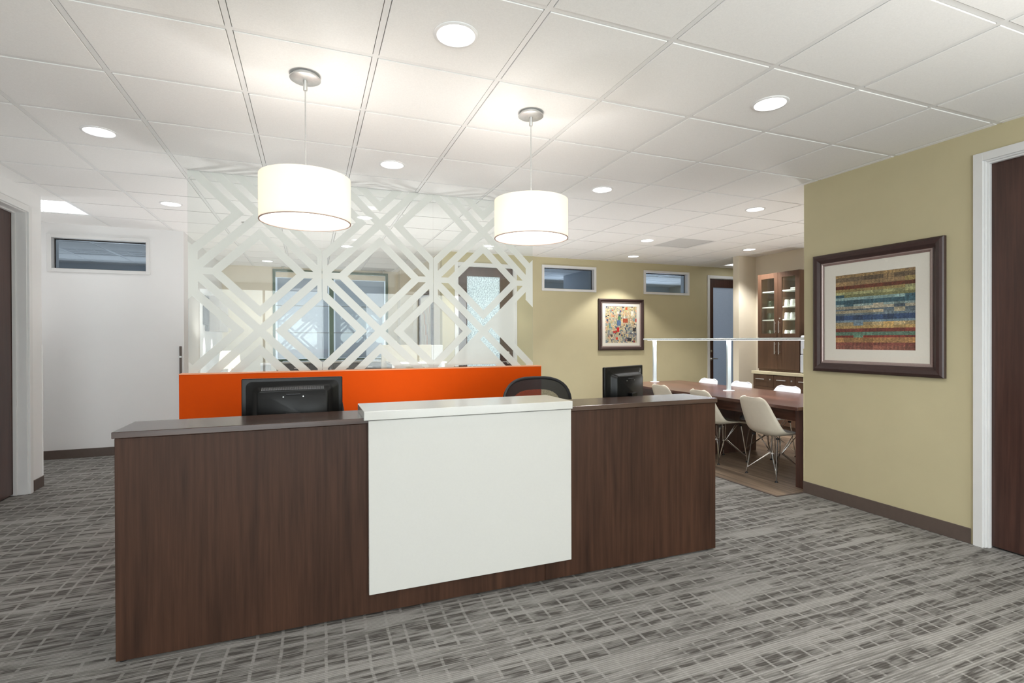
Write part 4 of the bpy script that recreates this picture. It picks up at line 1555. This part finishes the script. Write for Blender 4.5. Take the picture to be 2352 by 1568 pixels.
for k, (y0, y1) in enumerate(((CA + 0.001, CM - 0.0015), (CM + 0.0015, CB - 0.001))):
    d = MB()
    z0, z1 = 1.358, 2.311
    d.cbox(XC, XC + 0.0195, y0, y0 + 0.066, z0, z1, 0.001).cbox(XC, XC + 0.0195, y1 - 0.066, y1, z0, z1, 0.001)
    d.cbox(XC, XC + 0.0195, y0 + 0.066, y1 - 0.066, z0, z0 + 0.055, 0.001).cbox(XC, XC + 0.0195, y0 + 0.066, y1 - 0.066, z1 - 0.075, z1, 0.001)
    d = d.build('glass_door', M['cab_v'], uc)
    MB().box(XC + 0.008, XC + 0.012, y0 + 0.060, y1 - 0.060, z0 + 0.05, z1 - 0.07).build('pane', M['glass_cab'], d)
    hy = (y1 - 0.035) if k == 0 else (y0 + 0.035)
    pull(d, XC, hy, 1.42, 1.60)
    l = MB().cbox(XC, XC + 0.0195, y0, y1, 0.886, 1.354, 0.001).build('solid_door', M['cab_v'], uc)
    pull(l, XC, hy, 1.11, 1.29)
    if k == 0:
        lock(d, XC, hy, 1.635)
        lock(l, XC, hy, 1.325)
# added unseen fill lights on the inner side of the centre stiles, brightening the shelves
for sy, a in ((1, -1.05), (-1, -2.09)):
    light('cabinet_fill', 'AREA', (XC + 0.027, CM + sy * 0.030, 1.83), 2.4, (0.97, 1, 0.93), (PI / 2, 0, a), shape='RECTANGLE', size=0.012, size_y=0.88)

# mugs (upside down) and tumblers
mug = thing('mug', 'x', 'mug', (0, 0, 0), 0, 'white mugs in the cabinet')
MB().lathe([(0.040, 0.0), (0.0405, 0.004), (0.034, 0.088), (0.030, 0.094), (0.0, 0.095)], 24).build('cup', M['china'], mug)
MB().tube([(0.0, -0.037, 0.022), (0.0, -0.058, 0.028), (0.0, -0.064, 0.05), (0.0, -0.056, 0.068), (0.0, -0.034, 0.074)], 0.0055, 8).build('handle', M['china'], mug)
glass = thing('tumbler', 'x', 'glass', (0, 0, 0), 0, 'drinking glasses in the cabinet')
MB().lathe([(0.037, 0.0), (0.033, 0.10), (0.0, 0.102), (0.0, 0.098), (0.031, 0.095), (0.035, 0.0)], 20).build('bowl', M['glass_cup'], glass)
rows = ((1.3685, 'bottom shelf'), (SH[0] + 0.0005, 'lower middle shelf'), (SH[1] + 0.0005, 'upper middle shelf'))
ords = ('nearest the cabinet centre', 'second from the cabinet centre', 'third from the cabinet centre')
first = True
for z, sn in rows:
    for k in range(3):
        y = CM - 0.068 - k * 0.098
        lab = 'white mug upside down on the %s, %s' % (sn, ords[k])
        if first:
            mug.location = (8.06, y, z)
            mug['label'] = lab
        else:
            dup(mug, (8.06, y, z), 0, lab)
        y = CM + 0.062 + k * 0.092
        lab = 'clear tumbler upside down on the %s, %s' % (sn, ords[k])
        if first:
            glass.location = (8.06, y, z)
            glass['label'] = lab
        else:
            dup(glass, (8.06, y, z), 0, lab)
        first = False
pl = MB()
for k in range(3):
    pl.lathe([(0.0, 0.006 * k), (0.05, 0.006 * k), (0.10, 0.014 + 0.006 * k), (0.10, 0.017 + 0.006 * k), (0.0, 0.004 + 0.006 * k)], 28)
p_ = pl.build('plate_stack', M['china'])
p_.location = (8.12, 2.95, SH[2] + 0.0005)
props(p_, 'small stack of white plates on the top shelf of the glass cabinet', 'plates')

# base units and worktop
XBF = 7.87


def base_unit(y0, y1, label):
    t = thing('base_cabinet', label, 'cabinet', (0, y0, 0), 0, 'base cabinets under the pale worktop')
    w = y1 - y0
    MB().box(XBF + 0.02, XW, 0.0, w, 0.08, 0.805).box(XBF + 0.07, XW, 0.0, w, 0.0, 0.08).build('body', M['cab_v'], t)
    d = MB().cbox(XBF, XBF + 0.0195, 0.0015, w - 0.0015, 0.625, 0.800, 0.001).build('drawer', M['cab_v'], t)
    pull(d, XBF, w * 0.38, 0.735, None, w * 0.80)
    lock(d, XBF, w * 0.16, 0.735)
    e = MB().cbox(XBF, XBF + 0.0195, 0.0015, w - 0.0015, 0.085, 0.621, 0.001).build('cupboard_door', M['cab_v'], t)
    pull(e, XBF, w * 0.15, 0.42, 0.57)
    return t


BY = [3.53, 3.155, 2.79, 2.42, 2.05]
bl = ['dark base cabinet under the worktop, nearest the pale wall end', 'dark base cabinet under the worktop, second from the pale wall end',
      'dark base cabinet under the worktop, third from the pale wall end', 'dark base cabinet under the worktop, fourth from the pale wall end']
for k in range(3):
    base_unit(BY[k + 1] + 0.001, BY[k] - 0.001, bl[k])
wt = MB().cbox(XBF - 0.02, XW, 2.43, 3.55, 0.808, 0.850, 0.003).build('worktop', M['counter'])
props(wt, 'pale cream worktop on the base cabinets', 'worktop')
uc_shift = MB().cbox(XC + 0.02, XW, CA, CB, 0.8515, 0.881, 0.001).build('plinth', M['cab_v'], uc)

ap = thing('countertop_appliance', 'white appliance standing on the worktop beside the brown cabinet', 'appliance', (8.08, 2.60, 0.851))
MB().cbox(-0.16, 0.16, -0.16, 0.16, 0.008, 0.26, 0.008).build('lower_housing', M['appliance'], ap)
MB().cbox(-0.16, 0.16, -0.16, 0.16, 0.263, 0.53, 0.015).build('upper_housing', M['appliance'], ap)
MB().cbox(-0.14, 0.14, -0.14, 0.14, 0.0, 0.008, 0.002).build('foot', M['rubber'], ap)

# ------------------------------------------------------------------ the work area behind the lattice glass
cz = thing('credenza', 'long low grey credenza with a white top behind the lattice glass', 'credenza', (1.18, 5.45, 0))
MB().cbox(0.0, 1.36, 0.02, 0.45, 0.06, 1.005, 0.002).build('body', M['grey_fab'], cz)
MB().cbox(-0.01, 1.37, 0.0, 0.46, 1.006, 1.030, 0.003).build('top', M['white_lam'], cz)
for k in range(4):
    d = MB().cbox(0.005 + k * 0.339, 0.335 + k * 0.339, 0.002, 0.019, 0.07, 1.0, 0.001).build('door', M['dark_grey'], cz)
    MB().cbox(0.15 + k * 0.339, 0.21 + k * 0.339, -0.01, 0.0015, 0.93, 0.945, 0.001).build('handle', M['steel'], d)
MB().cbox(0.02, 1.34, 0.03, 0.44, 0.0, 0.059, 0.001).build('plinth', M['dark_grey'], cz)

pt_ = thing('cubicle_partition', 'cream cubicle partition standing before the nook wall behind the glass', 'partition', (2.44, 4.62, 0))
MB().cbox(0.0, 0.68, 0.0, 0.05, 0.02, 1.27, 0.004).build('panel', M['cream'], pt_)
MB().cbox(0.682, 0.84, 0.0, 0.05, 0.02, 1.265, 0.004).build('end_panel', M['white_metal'], pt_)
MB().cbox(0.0, 0.84, -0.01, 0.06, 0.0, 0.02, 0.002).build('base_rail', M['steel'], pt_)
MB().cbox(0.05, 0.78, -0.45, -0.003, 1.03, 1.055, 0.003).build('ledge', M['white_lam'], pt_)
for x in (0.09, 0.74):
    MB().cbox(x - 0.02, x + 0.02, -0.43, -0.01, 0.0, 1.029, 0.002).build('ledge_support', M['grey_fab'], pt_)

bx_ = thing('filing_box', 'small grey box with white edges on the floor cabinet near the table lamp', 'box', (0.955, 5.62, 0.73))
MB().cbox(-0.06, 0.06, -0.1, 0.1, 0.0, 0.255, 0.003).build('carton', M['grey_fab'], bx_)
MB().cbox(-0.066, 0.066, -0.105, 0.105, 0.255, 0.285, 0.003).build('lid', M['white_metal'], bx_)

sd_ = thing('side_cabinet', 'low white cabinet carrying the table lamp behind the lattice glass', 'cabinet', (0.13, 5.42, 0))
MB().cbox(0.0, 0.99, 0.02, 0.45, 0.05, 0.70, 0.002).build('body', M['white_metal'], sd_)
MB().cbox(-0.005, 1.0, 0.0, 0.46, 0.701, 0.729, 0.003).build('top', M['white_lam'], sd_)
for k in range(3):
    d = MB().cbox(0.004 + k * 0.33, 0.328 + k * 0.33, 0.002, 0.0195, 0.055, 0.696, 0.001).build('door', M['white_metal'], sd_)
    MB().cbox(0.14 + k * 0.33, 0.19 + k * 0.33, -0.008, 0.0015, 0.62, 0.632, 0.001).build('handle', M['steel'], d)
MB().cbox(0.02, 0.97, 0.03, 0.44, 0.0, 0.049, 0.001).build('plinth', M['dark_grey'], sd_)

tl = thing('table_lamp', 'lit table lamp with a white shade on the low cabinet behind the glass', 'table lamp', (0.50, 5.64, 0.73))
MB().lathe([(0.0, 0.0), (0.07, 0.0), (0.07, 0.015), (0.02, 0.03), (0.03, 0.10), (0.02, 0.20), (0.010, 0.24), (0.0, 0.24)], 24).build('base', M['white_metal'], tl)
MB().lathe([(0.145, 0.22), (0.115, 0.46), (0.113, 0.46), (0.143, 0.22)], 36, closed=True).build('lamp_shade', M['shade'], tl)
MB().tube([(0, 0, 0.24), (0, 0, 0.30)], 0.012, 10).build('socket', M['steel'], tl)
light('table_lamp_bulb', 'POINT', (0.50, 5.64, 1.09), 9, (1.0, 0.93, 0.84), shadow_soft_size=0.04)

wc = thing('wall_cabinet', 'grey box cabinet with a black end, fixed to the recess wall behind the glass', 'cabinet', (0.11, 0, 0))
MB().cbox(0.0, 0.165, 6.28, 7.2, 1.475, 2.005, 0.003).build('body', M['taupe'], wc)
bl_ = []
for k in range(9):
    a = k / 8 * PI / 2
    bl_.append((6.10 + 0.0 + 0.10 * (1 - math.cos(a)) * 0, 1.60 - 0.08 * math.sin(a)))
mbx = MB().cbox(0.001, 0.045, 6.02, 6.278, 1.56, 1.99, 0.012)
mbx.cbox(0.001, 0.045, 6.18, 6.278, 1.475, 1.559, 0.01)
mbx.build('end_unit', M['black_soft'], wc)
MB().cbox(0.165, 0.172, 6.285, 7.195, 1.48, 2.0, 0.001).build('door', M['taupe'], wc)
for y in (6.12, 6.75):
    light('under_cabinet_spot', 'SPOT', (0.20, y, 1.47), 5.0, (1, 1, 0.97), (0, math.radians(18), 0), spot_size=math.radians(50), spot_blend=0.6, shadow_soft_size=0.02)

kp = thing('door_bar', 'narrow brown upright strip at the end of the white wall beside the orange half wall', 'wall strip', (0.075, YB, 0))
MB().cbox(-0.012, 0.012, -0.02, -0.001, 0.85, 1.27, 0.003).build('strip', M['baseboard'], kp)
MB().cbox(-0.014, 0.014, -0.023, -0.0205, 1.13, 1.15, 0.001).build('clip', M['steel'], kp)
